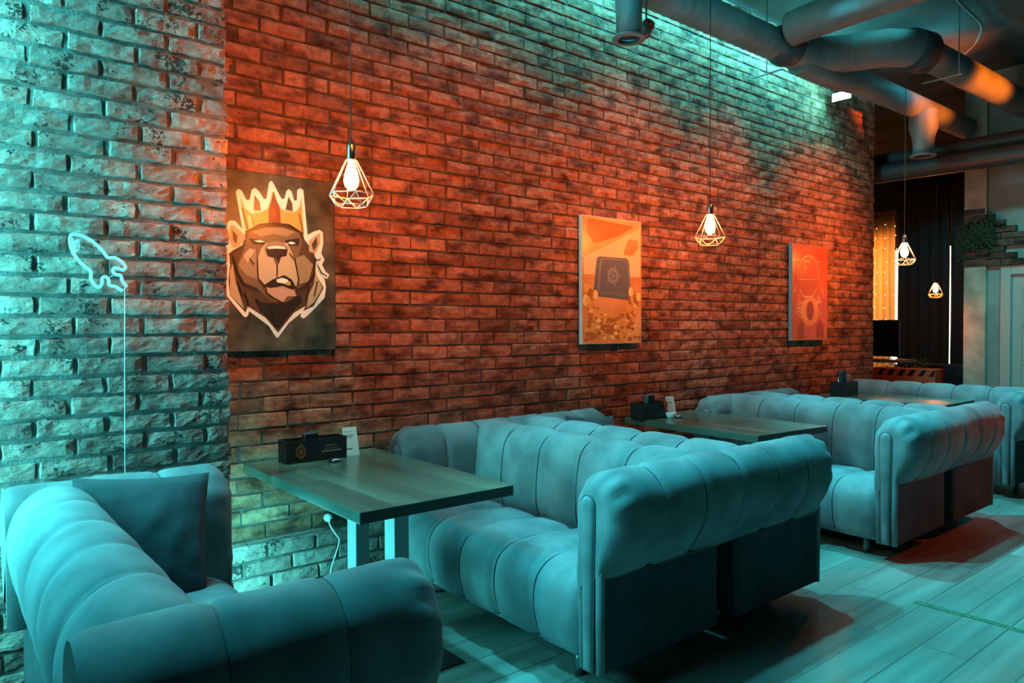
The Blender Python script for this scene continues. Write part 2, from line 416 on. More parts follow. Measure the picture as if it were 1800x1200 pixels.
# right-hand plaster wall with the door
RX = 9.25
wr = MB().box(RX, RX+0.2, -3.5, 1.80, 0, 4.25).box(RX, RX+0.2, 1.80, 2.72, 2.0, 4.25).box(RX, RX+0.2, 2.72, 2.93, 0, 4.25)
struct(wr, 'wall_right', M_CONC)
M_PIL = noisy(mat('pillar_concrete', rough=0.9), (0.30, 0.24, 0.19), (0.50, 0.40, 0.32), 5, 6, bump=0.6, bscale=25)
struct(MB().box(RX-0.06, RX+0.3, 2.93, 3.155, 0, 4.25), 'trim_2', M_PIL, 0.012)
fr = MB().box(RX-0.03, RX+0.02, 2.70, 2.80, 0, 2.08).box(RX-0.03, RX+0.02, 1.72, 1.82, 0, 2.08).box(RX-0.03, RX+0.02, 1.82, 2.70, 1.98, 2.08)
dr = struct(MB().box(RX+0.02, RX+0.06, 1.80, 2.72, 0.0, 2.0), 'door_1', M_DOOR)
fr.build('door_frame', M_DOOR, dr, 0.006)
pn = MB()
for z0, z1 in ((0.15, 0.55), (0.57, 0.97), (0.99, 1.38), (1.40, 1.86)):
    pn.box(RX+0.005, RX+0.022, 1.92, 2.60, z0, z1)
pn.build('door_panel', M_DOOR, dr, 0.004)
hd = MB().tube([(RX+0.02, 1.9, 1.02), (RX-0.03, 1.9, 1.02), (RX-0.03, 2.02, 1.02)], 0.009)
hd.build('door_handle', M_CHROME, dr)
# stepped patch of bare bricks in the plaster above the door
bp_ = MB(); rnd = random.Random(3)
ends = [2.10, 2.64, 2.75, 2.10, 2.10, 2.64, 2.75, 2.85, 2.94]
for i, ye in enumerate(ends):
    z = 2.085+0.0725*i; y_start = 3.155; n = 0
    while y_start > ye+0.03:
        L_ = min(0.25 if (n or i % 2) else 0.125, y_start-ye)
        if y_start-L_-ye < 0.05: L_ = y_start-ye
        n0 = len(bp_.v); bp_.box(RX-0.078, RX+0.0, y_start-L_+0.007, y_start, z+0.004, z+0.066)
        bp_.c += [rnd.random()*0.5]*(len(bp_.v)-n0); y_start -= L_; n += 1
M_BRICKD = brick_mat('dark_brick', (0.16, 0.09, 0.07), (0.24, 0.13, 0.10), (0.3, 0.3, 0.3), 0.5, 30)
struct(bp_, 'trim_3', M_BRICKD)

# far room behind the end of the brick wall
struct(MB().box(13.3, 13.5, -3.5, 9.0, 0, 4.25), 'wall_far', M_DARK)
struct(MB().box(8.48, 13.3, 6.6, 6.8, 0, 4.25), 'wall_side', M_DARK)
# ------------------------------------------------------------------ sofas
def prof_normals(P):
    out = []
    for i in range(len(P)):
        a = P[max(i-1, 0)]; b = P[min(i+1, len(P)-1)]
        d = Vector((b[0]-a[0], b[1]-a[1]))
        d = d.normalized() if d.length > 1e-9 else Vector((1, 0))
        out.append(Vector((-d.y, d.x)))
    return out

def channels(mb, prof, w0, w1, n, depth, p, place, inward=1, seg=9, seed=0, fade=None):
    """padded channels: profile (a,b) swept along w; the pad sinks at every seam"""
    nr = prof_normals(prof); rows = []
    for c in range(n):
        for k in range(seg + (1 if c == n-1 else 0)):
            t = k/seg; v = 2*t-1; w = w0+(w1-w0)*(c+t)/n
            dd = depth*(abs(v)**p)
            row = []
            for i, q in enumerate(prof):
                wr = noise.noise(Vector((q[0]*7+seed, q[1]*7, w*6)))*0.004
                f = fade(i/(len(prof)-1)) if fade else 1.0
                o = (-dd*f+wr)*inward
                row.append(place(q[0]+nr[i].x*o, q[1]+nr[i].y*o, w))
            rows.append(row)
    mb.grid(rows, 0, True)

def seams(par, prof, w0, w1, n, depth, place, inward=1, ends=False, r=0.0035):
    nr = prof_normals(prof)
    for c in range(0 if ends else 1, n+1 if ends else n):
        w = w0+(w1-w0)*c/n
        MB().tube([place(q[0]-nr[i].x*(depth-0.004)*inward, q[1]-nr[i].y*(depth-0.004)*inward, w) for i, q in enumerate(prof)], r, 6, 0, False, False).build('piping', M_PIPING, par)

SL, SD = 1.60, 0.74     # sofa length and depth
def make_sofa(origin, rz, label, recess=0.0, seed=0, SL=1.60):
    root = empty('channel_sofa', origin, rz)
    tag(root, label, 'sofa', 'velvet channel sofas along the brick wall')
    aw = 0.15
    # seat
    sp = [(0.06, 0.10), (0.015, 0.13), (-0.015, 0.22), (-0.02, 0.31), (0.0, 0.385), (0.05, 0.435), (0.13, 0.462), (0.28, 0.468), (0.42, 0.455), (0.58, 0.44)]
    sp = [(q.x, q.y) for q in spline([(a, b, 0) for a, b in sp], 4)]
    pl = lambda a, b, w: (a, w, b)
    mb = MB(); channels(mb, sp, 0.122, SL-0.122, 5, 0.026, 5, pl, 1, 14, seed)
    seat = mb.build('seat', M_VELVET, root)
    seams(seat, sp, 0.122, SL-0.122, 5, 0.026, pl)
    # back
    bp = [(0.50, 0.42), (0.475, 0.50), (0.475, 0.60), (0.485, 0.70), (0.505, 0.79), (0.555, 0.852), (0.63, 0.875), (0.71, 0.855), (0.775, 0.79), (0.80, 0.70), (0.79, 0.60), (0.765, 0.52), (0.742, 0.465)]
    bp = [(q.x, q.y) for q in spline([(a, b, 0) for a, b in bp], 4)]
    mb = MB(); channels(mb, bp, 0.06, SL-0.06, 5, 0.026, 5, pl, 1, 14, seed+3)
    mb.add([], [])
    back = mb.build('backrest', M_VELVET, root)
    seams(back, bp, 0.06, SL-0.06, 5, 0.026, pl)
    # frame under the cushions
    MB().box(0.05, 0.60, 0.10, SL-0.10, 0.10, 0.36).build('base', M_VELVET, root, 0.01)
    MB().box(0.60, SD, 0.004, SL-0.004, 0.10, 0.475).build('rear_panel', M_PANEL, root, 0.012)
    # arms: 0 = near the aisle, 1 = against the wall
    ap = [(0.002, 0.462), (-0.04, 0.52), (-0.085, 0.61), (-0.10, 0.70), (-0.082, 0.79), (-0.03, 0.85), (0.035, 0.87), (0.095, 0.845), (0.135, 0.78), (0.145, 0.68), (0.143, 0.55), (0.14, 0.40)]
    ap = [(q.x, q.y) for q in spline([(a, b, 0) for a, b in ap], 4)]
    cen = Vector((0.055, 0.66))
    for side in (0, 1):
        x0 = recess if side else 0.0
        flip = (lambda y: SL-y) if side else (lambda y: y)
        nr = prof_normals(ap); rows = []; N = 66; x1 = SD+0.06
        nseg = 3
        for k in range(N+1):
            t = k/N
            # denser rows at the front roll
            x = x0 - 0.012 + (x1-x0+0.012)*(t**1.5 if t < .5 else (0.35355+(t-.5)*1.2929))
            d = x-(x0-0.012)
            if d < 0.10:   # padded front roll turning in to the tongue
                q_ = d/0.10; sc = 0.60+0.40*sqrt(max(0, 1-(1-q_)**2))
            else: sc = 1.0
            de = x1-x
            if de < 0.06: sc *= 0.93+0.07*sqrt(max(0, 1-(1-de/0.06)**2))
            u = (x-x0)/(x1-x0)*nseg; v = 2*(u-floor(u))-1 if 0 <= u < nseg else 1
            dd = 0.016*abs(v)**10 if (0.10 < d and de > 0.05) else 0
            pleat = 0.0075*exp(-((d-0.05)/0.05)**2)
            lean = max(0, (x-0.45))*0.0
            row = []
            for i, q in enumerate(ap):
                s_ = i/(len(ap)-1)
                wr = noise.noise(Vector((q[0]*7+seed, q[1]*7+side*9, x*6)))*0.005
                pv = Vector(q)
                pv = cen+(pv-cen)*sc
                low = max(0.0, min(1.0, (s_-0.78)/0.2))
                pv.y = pv.y*(1-low)+q[1]*low if i > len(ap)*0.78 else pv.y
                if s_ < 0.12: pv = pv.lerp(Vector((max(q[0]*sc, -0.2)+0.012*(1-sc), q[1])), 1-s_/0.12)
                pm = 0.25+0.75*sin(pi*min(1, max(0, (s_-0.18)/0.55)))
                o = -dd+wr+pleat*sin(s_*62)*pm
                pv = pv+nr[i]*o
                row.append((x, flip(pv.x), pv.y))
            rows.append(row)
        mb = MB(); mb.grid(rows, 0, True)
        # rear cap
        c_ = len(mb.v); last = rows[-1]
        fr_ = rows[0]; mb.add(fr_+[(x0-0.012, flip(0.055), 0.50)], [(i+1, i, len(fr_)) for i in range(len(fr_)-1)], 0, False)
        mb.add(last+[(x1-0.004, flip(cen.x), 0.62)], [(i, i+1, len(last)) for i in range(len(last)-1)], 0, True)
        arm = mb.build('armrest', M_VELVET, root)
        for c in range(1, nseg):
            xx = x0+(x1-x0)*c/nseg
            MB().tube([(xx, flip(q[0]-nr[i].x*0.012), q[1]-nr[i].y*0.012) for i, q in enumerate(ap)], 0.0035, 6, 0, False, False).build('piping', M_PIPING, arm)
        MB().tube([(x, flip(0.0), 0.465) for x in (x0+0.01, x0+0.2, SD)], 0.006, 6).build('piping', M_PIPING, arm)
        # tongue with its piping on the arm's front
        tg = []
        for k in range(15):
            a = pi*k/14; tg.append((0.056-0.036*cos(a), 0.745+0.036*sin(a)))
        tg = [(0.032, 0.105), (0.030, 0.30), (0.026, 0.50), (0.021, 0.66)]+tg+[(0.091, 0.66), (0.086, 0.50), (0.082, 0.30), (0.080, 0.105)]
        MB().tube([(x0-0.012, flip(y), z) for y, z in tg], 0.0045, 6).build('piping', M_PIPING, arm)
        mb = MB(); nT = len(tg)
        rings = []
        for dx, sc in ((0.03, 1.0), (-0.010, 1.0), (-0.020, 0.88), (-0.026, 0.6), (-0.028, 0.2), (-0.0285, 0.0)):
            rings.append([(x0+dx, flip(0.056+(y-0.056)*sc), (0.46+(z-0.46)*(1-(1-sc)*0.10))) for y, z in tg])
        mb.grid(rings, 0, True, True)
        mb.build('arm_front', M_VELVET, root)
        for yy, tp_ in ((0.010, 0.010), (0.101, 0.112)):
            MB().tube([(x0+0.006, flip(yy), 0.104), (x0+0.004, flip(yy), 0.30), (x0+0.006, flip(tp_), 0.48), (x0+0.02, flip(tp_), 0.62)], [0.017, 0.018, 0.019, 0.015], 12).build('side_roll', M_VELVET, root)
        # lower box of the arm
        ys = sorted((flip(0.0), flip(0.118)))
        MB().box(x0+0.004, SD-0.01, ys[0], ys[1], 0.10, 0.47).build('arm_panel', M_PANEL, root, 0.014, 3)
    for (lx, ly) in ((0.10, 0.22), (0.10, SL-0.22), (SD-0.12, 0.16), (SD-0.12, SL-0.16)):
        MB().lathe([(0, 0), (0.019, 0), (0.022, 0.1), (0, 0.1)], (lx, ly, 0), 14).build('leg', M_LEG, root)
    return root

SY = 1.88
near_sofa = make_sofa((0.925, 3.07, 0), pi, 'grey velvet channel sofa nearest the camera, facing away, dark cushion leaning in its far corner', 0, 1)
near_sofa.scale = (0.92, 1, 1)
make_sofa((1.95, SY, 0), 0, 'grey velvet channel sofa facing the nearest table, its seat fully in view', 0.03, 2)
make_sofa((3.555, SY+SL, 0), pi, 'grey velvet channel sofa back to back with the second sofa, facing the middle table', 0, 3)
make_sofa((4.46, SY, 0), 0, 'grey velvet channel sofa on the far side of the middle table', 0.29, 4)
make_sofa((6.065, SY+SL, 0), pi, 'grey velvet channel sofa whose outer arm is lit red, facing the farthest table', 0, 5)
make_sofa((6.88, SY+0.10, 0), 0, 'grey velvet channel sofa behind the farthest table, cut by the right edge of the photo', 0.50, 6)

def pillow(loc, rot, size, label, name='throw_pillow'):
    n = 22; mb = MB()
    for s in (1, -1):
        rows = []
        for i in range(n+1):
            row = []
            for j in range(n+1):
                u, v = 2*i/n-1, 2*j/n-1
                e = max(0, (1-u*u)*(1-v*v))**0.42
                pin = 1-0.055*(1-abs(u)**2)*abs(v)**4; pin2 = 1-0.055*(1-abs(v)**2)*abs(u)**4
                h = 0.072*e*s + 0.004*noise.noise(Vector((u*3, v*3, s*4)))*e*2
                row.append((u*size/2*pin2, v*size/2*pin, h))
            rows.append(row)
        if s < 0: rows = rows[::-1]
        mb.grid(rows, 0, True)
    o = mb.build(name, M_DARKVELVET)
    o.location = loc; o.rotation_euler = rot
    tag(o, label, 'cushion', 'dark throw cushions on the sofas')
    return o

# poster outlines, metres from the poster's lower left corner
BEAR={'cream':[(0.123,0.802),(0.135,0.818),(0.152,0.812),(0.174,0.768),(0.191,0.768),(0.202,0.82),(0.218,0.833),(0.237,0.82),(0.265,0.78),(0.277,0.786),(0.291,0.868),(0.303,0.88),(0.315,0.867),(0.338,0.823),(0.358,0.791),(0.372,0.796),(0.383,0.836),(0.396,0.847),(0.41,0.837),(0.424,0.791),(0.439,0.793),(0.441,0.848),(0.459,0.86),(0.475,0.852),(0.496,0.616),(0.531,0.637),(0.564,0.649),(0.583,0.637),(0.585,0.579),(0.573,0.524),(0.591,0.49),(0.577,0.462),(0.595,0.427),(0.619,0.41),(0.607,0.387),(0.59,0.391),(0.599,0.338),(0.589,0.283),(0.537,0.229),(0.494,0.188),(0.471,0.171),(0.453,0.179),(0.458,0.201),(0.389,0.148),(0.331,0.071),(0.32,0.073),(0.284,0.131),(0.183,0.207),(0.178,0.186),(0.166,0.175),(0.153,0.182),(0.081,0.272),(0.061,0.296),(0.058,0.353),(0.062,0.403),(0.057,0.468),(0.071,0.485),(0.062,0.517),(0.076,0.535),(0.076,0.641),(0.093,0.657),(0.117,0.657),(0.154,0.619)],'head':[(0.17,0.612),(0.238,0.647),(0.315,0.661),(0.394,0.659),(0.471,0.619),(0.48,0.589),(0.53,0.531),(0.539,0.496),(0.539,0.416),(0.585,0.337),(0.528,0.238),(0.467,0.21),(0.481,0.237),(0.417,0.201),(0.331,0.097),(0.267,0.174),(0.175,0.232),(0.166,0.198),(0.089,0.284),(0.082,0.362),(0.091,0.437),(0.087,0.486),(0.104,0.508),(0.153,0.54)],'furL':[(0.09,0.404),(0.103,0.446),(0.117,0.355),(0.142,0.273),(0.158,0.217),(0.089,0.287)],'furR':[(0.539,0.425),(0.576,0.337),(0.532,0.26),(0.486,0.226),(0.5,0.299),(0.529,0.353)],'earL':[(0.093,0.633),(0.115,0.632),(0.158,0.598),(0.17,0.574),(0.136,0.53),(0.104,0.52),(0.087,0.568)],'earLd':[(0.103,0.611),(0.129,0.584),(0.124,0.54),(0.107,0.561)],'earR':[(0.503,0.586),(0.54,0.616),(0.567,0.633),(0.568,0.578),(0.541,0.521),(0.504,0.527)],'earRd':[(0.518,0.567),(0.548,0.61),(0.551,0.567),(0.53,0.532)],'face':[(0.187,0.609),(0.272,0.64),(0.359,0.647),(0.448,0.626),(0.466,0.57),(0.447,0.508),(0.483,0.422),(0.445,0.333),(0.39,0.253),(0.294,0.259),(0.226,0.326),(0.143,0.356),(0.127,0.439),(0.161,0.524)],'forehead':[(0.199,0.61),(0.272,0.635),(0.359,0.642),(0.43,0.627),(0.385,0.599),(0.314,0.607),(0.245,0.589)],'cheekL':[(0.131,0.439),(0.169,0.508),(0.219,0.528),(0.223,0.444),(0.226,0.368),(0.168,0.391)],'cheekR':[(0.429,0.489),(0.474,0.509),(0.525,0.459),(0.501,0.37),(0.45,0.35)],'scar':[(0.156,0.486),(0.19,0.526),(0.215,0.515),(0.177,0.45)],'muzzle':[(0.229,0.478),(0.245,0.525),(0.271,0.557),(0.385,0.565),(0.42,0.489),(0.441,0.376),(0.427,0.328),(0.356,0.334),(0.269,0.336),(0.231,0.377)],'nosetop':[(0.262,0.53),(0.279,0.559),(0.318,0.571),(0.362,0.566),(0.391,0.539),(0.379,0.504),(0.27,0.497)],'nosedark':[(0.269,0.527),(0.292,0.532),(0.358,0.537),(0.386,0.53),(0.379,0.497),(0.35,0.489),(0.336,0.45),(0.32,0.483),(0.28,0.489)],'nosehi':[(0.281,0.539),(0.323,0.547),(0.368,0.544),(0.374,0.533),(0.322,0.532),(0.284,0.527)],'eyeLd':[(0.182,0.575),(0.271,0.569),(0.264,0.548),(0.207,0.545)],'eyeRd':[(0.371,0.579),(0.452,0.596),(0.447,0.556),(0.384,0.552)],'eyeL':[(0.21,0.564),(0.239,0.57),(0.271,0.564),(0.237,0.557)],'eyeR':[(0.385,0.565),(0.407,0.575),(0.431,0.566),(0.407,0.559)],'mouth':[(0.256,0.339),(0.303,0.371),(0.365,0.397),(0.405,0.377),(0.434,0.328),(0.405,0.327),(0.356,0.34),(0.294,0.328)],'teeth':[(0.323,0.372),(0.356,0.383),(0.383,0.374),(0.402,0.347),(0.356,0.354),(0.328,0.358)],'tooth':[(0.374,0.361),(0.397,0.366),(0.402,0.345),(0.378,0.344)],'chin':[(0.26,0.328),(0.356,0.334),(0.418,0.321),(0.432,0.289),(0.382,0.287),(0.355,0.254),(0.302,0.278),(0.27,0.303)],'chest':[(0.259,0.25),(0.355,0.248),(0.454,0.298),(0.463,0.263),(0.39,0.192),(0.331,0.118),(0.267,0.187),(0.208,0.275)],'gold':[(0.146,0.776),(0.167,0.722),(0.2,0.701),(0.242,0.709),(0.281,0.734),(0.299,0.776),(0.306,0.823),(0.318,0.825),(0.329,0.782),(0.351,0.741),(0.386,0.723),(0.431,0.732),(0.455,0.764),(0.461,0.819),(0.476,0.622),(0.394,0.661),(0.315,0.664),(0.238,0.651),(0.173,0.61)],'spA':[(0.211,0.722),(0.216,0.796),(0.241,0.764),(0.247,0.722)],'spB':[(0.376,0.738),(0.393,0.809),(0.413,0.773),(0.415,0.736)],'cmid':[(0.286,0.723),(0.312,0.82),(0.347,0.738),(0.35,0.665),(0.286,0.66)],'gem':[(0.312,0.747),(0.324,0.714),(0.315,0.684),(0.299,0.712)],'bandL':[(0.179,0.692),(0.209,0.685),(0.208,0.636),(0.187,0.622)]}
BEARS={'crease':([(0.313,0.483),(0.329,0.449),(0.328,0.406),(0.325,0.38)],0.0057),'s1':([(0.172,0.608),(0.238,0.649),(0.315,0.662),(0.394,0.661),(0.474,0.62)],0.0066),'s2':([(0.227,0.478),(0.229,0.376),(0.268,0.327),(0.272,0.302),(0.307,0.277),(0.355,0.254)],0.0057),'s3':([(0.393,0.513),(0.424,0.48),(0.443,0.376),(0.432,0.328)],0.0057),'s4':([(0.103,0.487),(0.127,0.397),(0.159,0.34),(0.234,0.309)],0.0086),'s5':([(0.539,0.496),(0.529,0.406),(0.482,0.343),(0.427,0.315)],0.0086),'s6':([(0.169,0.541),(0.145,0.523),(0.104,0.503),(0.083,0.486)],0.0057),'s7':([(0.2,0.686),(0.208,0.64)],0.0047),'s8':([(0.155,0.723),(0.179,0.621)],0.0047),'s9':([(0.449,0.726),(0.468,0.632)],0.0047),'s10':([(0.185,0.475),(0.21,0.443)],0.0047),'s11':([(0.516,0.494),(0.549,0.483),(0.569,0.493)],0.0057),'s12':([(0.548,0.461),(0.572,0.417),(0.603,0.402)],0.0057),'f1':([(0.126,0.356),(0.15,0.282)],0.0076),'f2':([(0.159,0.307),(0.183,0.232)],0.0076),'f3':([(0.217,0.275),(0.25,0.208)],0.0076),'f4':([(0.445,0.28),(0.408,0.218)],0.0076),'f5':([(0.501,0.352),(0.481,0.263)],0.0076),'f6':([(0.548,0.372),(0.528,0.291)],0.0066),'f7':([(0.293,0.234),(0.31,0.165)],0.0076),'f8':([(0.372,0.235),(0.354,0.166)],0.0076)}
FIG={'ell':([(0.495,0.645),(0.49,0.687),(0.474,0.727),(0.45,0.763),(0.418,0.791),(0.38,0.812),(0.338,0.823),(0.294,0.826),(0.25,0.818),(0.21,0.802),(0.173,0.777),(0.143,0.746),(0.121,0.709),(0.107,0.669),(0.103,0.628),(0.108,0.586),(0.49,0.601),(0.495,0.645)],0.0105),'base':([(0.13,0.496),(0.2,0.43),(0.288,0.425),(0.378,0.434),(0.468,0.526)],0.0135),'shl':([(0.086,0.531),(0.052,0.485),(0.018,0.466)],0.009),'shr':([(0.505,0.555),(0.562,0.491),(0.6,0.445)],0.009),'hi':([(0.215,0.757),(0.276,0.774),(0.348,0.764)],0.015),'hi2':([(0.215,0.711),(0.268,0.695)],0.015),'hl':([(0.041,0.774),(0.145,0.78)],0.0075),'hr':([(0.42,0.777),(0.522,0.773)],0.0075),'ring':([(0.392,0.299),(0.387,0.327),(0.373,0.352),(0.353,0.372),(0.326,0.384),(0.298,0.388),(0.269,0.383),(0.243,0.369),(0.223,0.349),(0.21,0.324),(0.206,0.297),(0.211,0.269),(0.224,0.244),(0.245,0.225),(0.27,0.212),(0.299,0.208),(0.328,0.212),(0.354,0.225),(0.374,0.245),(0.388,0.271),(0.392,0.299)],0.018),'r0':([(0.183,0.363),(0.132,0.385)],0.0075),'r1':([(0.456,0.409),(0.502,0.457)],0.0075),'r2':([(0.145,0.365),(0.102,0.387)],0.0075),'r3':([(0.492,0.364),(0.521,0.402)],0.0105),'r4':([(0.176,0.259),(0.13,0.294)],0.0135),'r5':([(0.485,0.232),(0.536,0.275)],0.0105),'r6':([(0.148,0.283),(0.111,0.313)],0.0075),'r7':([(0.482,0.235),(0.571,0.279)],0.0075),'r8':([(0.143,0.239),(0.063,0.28)],0.0135),'r9':([(0.445,0.376),(0.49,0.408)],0.0075),'r10':([(0.121,0.349),(0.092,0.368)],0.0135),'r11':([(0.455,0.225),(0.524,0.264)],0.0075),'r12':([(0.176,0.223),(0.124,0.247)],0.0135),'r13':([(0.423,0.329),(0.478,0.366)],0.0135),'r14':([(0.113,0.303),(0.081,0.322)],0.0075),'r15':([(0.459,0.361),(0.543,0.385)],0.0075),'r16':([(0.189,0.353),(0.141,0.373)],0.0105),'r17':([(0.495,0.275),(0.524,0.302)],0.0075),'r18':([(0.157,0.264),(0.073,0.298)],0.0075),'r19':([(0.423,0.357),(0.479,0.381)],0.0105),'r20':([(0.178,0.296),(0.117,0.324)],0.0105),'r21':([(0.478,0.381),(0.529,0.409)],0.0075),'r22':([(0.174,0.326),(0.092,0.346)],0.0075),'r23':([(0.421,0.402),(0.492,0.426)],0.0075),'r24':([(0.141,0.305),(0.096,0.324)],0.0135),'r25':([(0.497,0.358),(0.568,0.384)],0.0075),'c1':([(0.087,0.431),(0.113,0.45),(0.139,0.424),(0.113,0.396),(0.092,0.422)],0.009),'c2':([(0.451,0.413),(0.488,0.442),(0.525,0.414),(0.497,0.395)],0.009)}
pillow((0.585, 2.85, 0.665), (radians(74), radians(3), radians(-10)), 0.45, 'dark square cushion on the sofa nearest the camera')
pillow((3.30, 3.25, 0.655), (radians(74), radians(4), radians(-6)), 0.40, 'dark cushion in the corner of the sofa facing the middle table')
pillow((5.80, 3.25, 0.655), (radians(74), radians(4), radians(-6)), 0.40, 'dark cushion in the corner of the sofa facing the farthest table')

# ------------------------------------------------------------------ tables
def make_table(x0, x1, y0, y1, rz, label, px=0.0):
    cx, cy = (x0+x1)/2, (y0+y1)/2; hx, hy = (x1-x0)/2, (y1-y0)/2
    root = empty('cafe_table', (cx, cy, 0), rz)
    tag(root, label, 'table', 'dining tables between the sofas')
    top = MB().box(-hx, hx, -hy, hy, 0.705, 0.75).build('tabletop', M_TABLE, root, 0.0025)
    MB().box(-hx+0.003, hx-0.003, -hy-0.0015, -hy+0.003, 0.707, 0.7475).build('edge_band', M_EDGE, top)
    for y in (-0.26, 0.10):
        MB().box(px-0.035, px+0.035, y-0.045, y+0.045, 0.008, 0.705).build('leg', M_STEEL, root, 0.003)
    MB().box(px-0.18, px+0.18, -hy+0.11, 0.36, 0.0, 0.008).build('base_plate', M_BLACK, root)
    return root
make_table(1.205, 1.925, 2.37, 3.615, 0, 'dark green-brown wooden table nearest the camera on two metal posts')
make_table(3.975, 4.735, 2.45, 3.60, radians(-3.5), 'wooden table in the middle of the row, with a white bowl of sachets', -0.09)
make_table(6.61, 7.33, 2.42, 3.60, 0, 'wooden table farthest from the camera, reflecting an orange lamp on its top', -0.24)

# ------------------------------------------------------------------ writing
def text_mesh(txt, size, mat_, name, parent, loc, rot, align='CENTER'):
    cu = bpy.data.curves.new(name, 'FONT'); cu.body = txt; cu.size = size
    cu.align_x = align; cu.align_y = 'CENTER'; cu.space_character = 1.25
    o = bpy.data.objects.new(name, cu); COL.objects.link(o)
    bpy.context.view_layer.update()
    me = bpy.data.meshes.new_from_object(o.evaluated_get(bpy.context.evaluated_depsgraph_get()))
    bpy.data.objects.remove(o)
    me.materials.clear(); me.materials.append(mat_)
    t = bpy.data.objects.new(name, me); COL.objects.link(t)
    t.parent = parent; t.location = loc; t.rotation_euler = rot
    return t

# ------------------------------------------------------------------ things on the tables
def caddy(x, y, rz, label, lettering, L_=0.32, D_=0.11, H_=0.112):
    root = empty('condiment_box', (x, y, 0.75), rz)
    tag(root, label, 'box', 'black condiment boxes on the tables')
    t = 0.006; mb = MB()
    mb.box(-L_/2, L_/2, -D_/2, D_/2, 0, t)
    mb.box(-L_/2, L_/2, -D_/2, -D_/2+t, t, H_).box(-L_/2, L_/2, D_/2-t, D_/2, t, H_)
    mb.box(-L_/2, -L_/2+t, -D_/2+t, D_/2-t, t, H_).box(L_/2-t, L_/2, -D_/2+t, D_/2-t, t, H_)
    mb.box(-0.055, -0.055+t, -D_/2+t, D_/2-t, t, H_*0.9).box(0.05, 0.05+t, -D_/2+t, D_/2-t, t, H_*0.9)
    b = mb.build('holder', mat('black_box', (0.014, 0.014, 0.016), 0.4), root)
    if lettering:
        lg = MB(); yy = -D_/2-0.0012
        cx, cz = -0.088, 0.056
        lg.tube([(cx+0.026*cos(a), yy, cz+0.03*sin(a)) for a in [i*pi/9 for i in range(18)]], 0.0011, 5, 0, True)
        for k in range(6):
            a = k*pi/3
            lg.tube([(cx+0.013*cos(a)+0.010*cos(q), yy, cz+0.014*sin(a)+0.013*sin(q)) for q in [i*pi/6 for i in range(12)]], 0.0012, 5, 0, True)
        lg.tube([(cx-0.020, yy, cz-0.016), (cx, yy, cz-0.037), (cx+0.020, yy, cz-0.016)], 0.0014, 5)
        lg.tube([(cx-0.006, yy, cz+0.024), (cx, yy, cz+0.043), (cx+0.006, yy, cz+0.024)], 0.0012, 5)
        lg.build('logo', M_GOLDINK, b)
        text_mesh('MATA', 0.019, M_GREYINK, 'lettering', b, (0.075, -D_/2-0.0008, 0.072), (pi/2, 0, 0))
        ln = MB().box(0.035, 0.112, -D_/2-0.0008, -D_/2, 0.058, 0.0595)
        r_ = random.Random(2); x_ = 0.022
        while x_ < 0.128:
            w_ = r_.uniform(0.003, 0.006); ln.box(x_, x_+w_, -D_/2-0.0008, -D_/2, 0.043, 0.050); x_ += w_+0.002
        ln.build('small_print', M_GREYINK, b)
    return root

def napkins(x, y, h, label, col=M_INK):
    root = empty('napkin_holder', (x, y, 0.757), 0); tag(root, label, 'napkin holder', 'napkin holders standing in the condiment boxes')
    mb = MB(); mb.box(-0.034, 0.034, -0.026, -0.023, 0, h).box(-0.034, 0.034, 0.023, 0.026, 0, h*0.97).box(-0.034, 0.034, -0.026, 0.026, 0, 0.003)
    mb.build('holder', M_BLACK, root, 0.001)
    mb = MB()
    for k in range(7):
        yy = -0.018+k*0.0058
        mb.add([(-0.03, yy, 0.004), (0.03, yy, 0.004), (0.03, yy+0.002, h+0.006), (-0.03, yy+0.002, h*0.9+0.002*k),
                (-0.03, yy+0.003, 0.004), (0.03, yy+0.003, 0.004), (0.03, yy+0.005, h+0.006), (-0.03, yy+0.005, h*0.9+0.002*k)],
               [(0, 1, 2, 3), (5, 4, 7, 6), (3, 2, 6, 7), (1, 5, 6, 2), (4, 0, 3, 7)])
    mb.build('napkins', M_INK if col is None else col, root)
    return root

def shaker(x, y, label, h=0.095, m=M_CHROME):
    root = empty('salt_shaker', (x, y, 0.757)); tag(root, label, 'shaker', 'shakers standing in the condiment boxes')
    MB().lathe([(0, 0), (0.016, 0), (0.018, 0.01), (0.014, h*0.6), (0.015, h*0.72), (0, h*0.72)], n=16).build('jar', M_WHITE, root)
    MB().lathe([(0.0158, h*0.70), (0.0165, h*0.82), (0.012, h*0.97), (0, h)], n=16).build('cap', m, root)
    return root

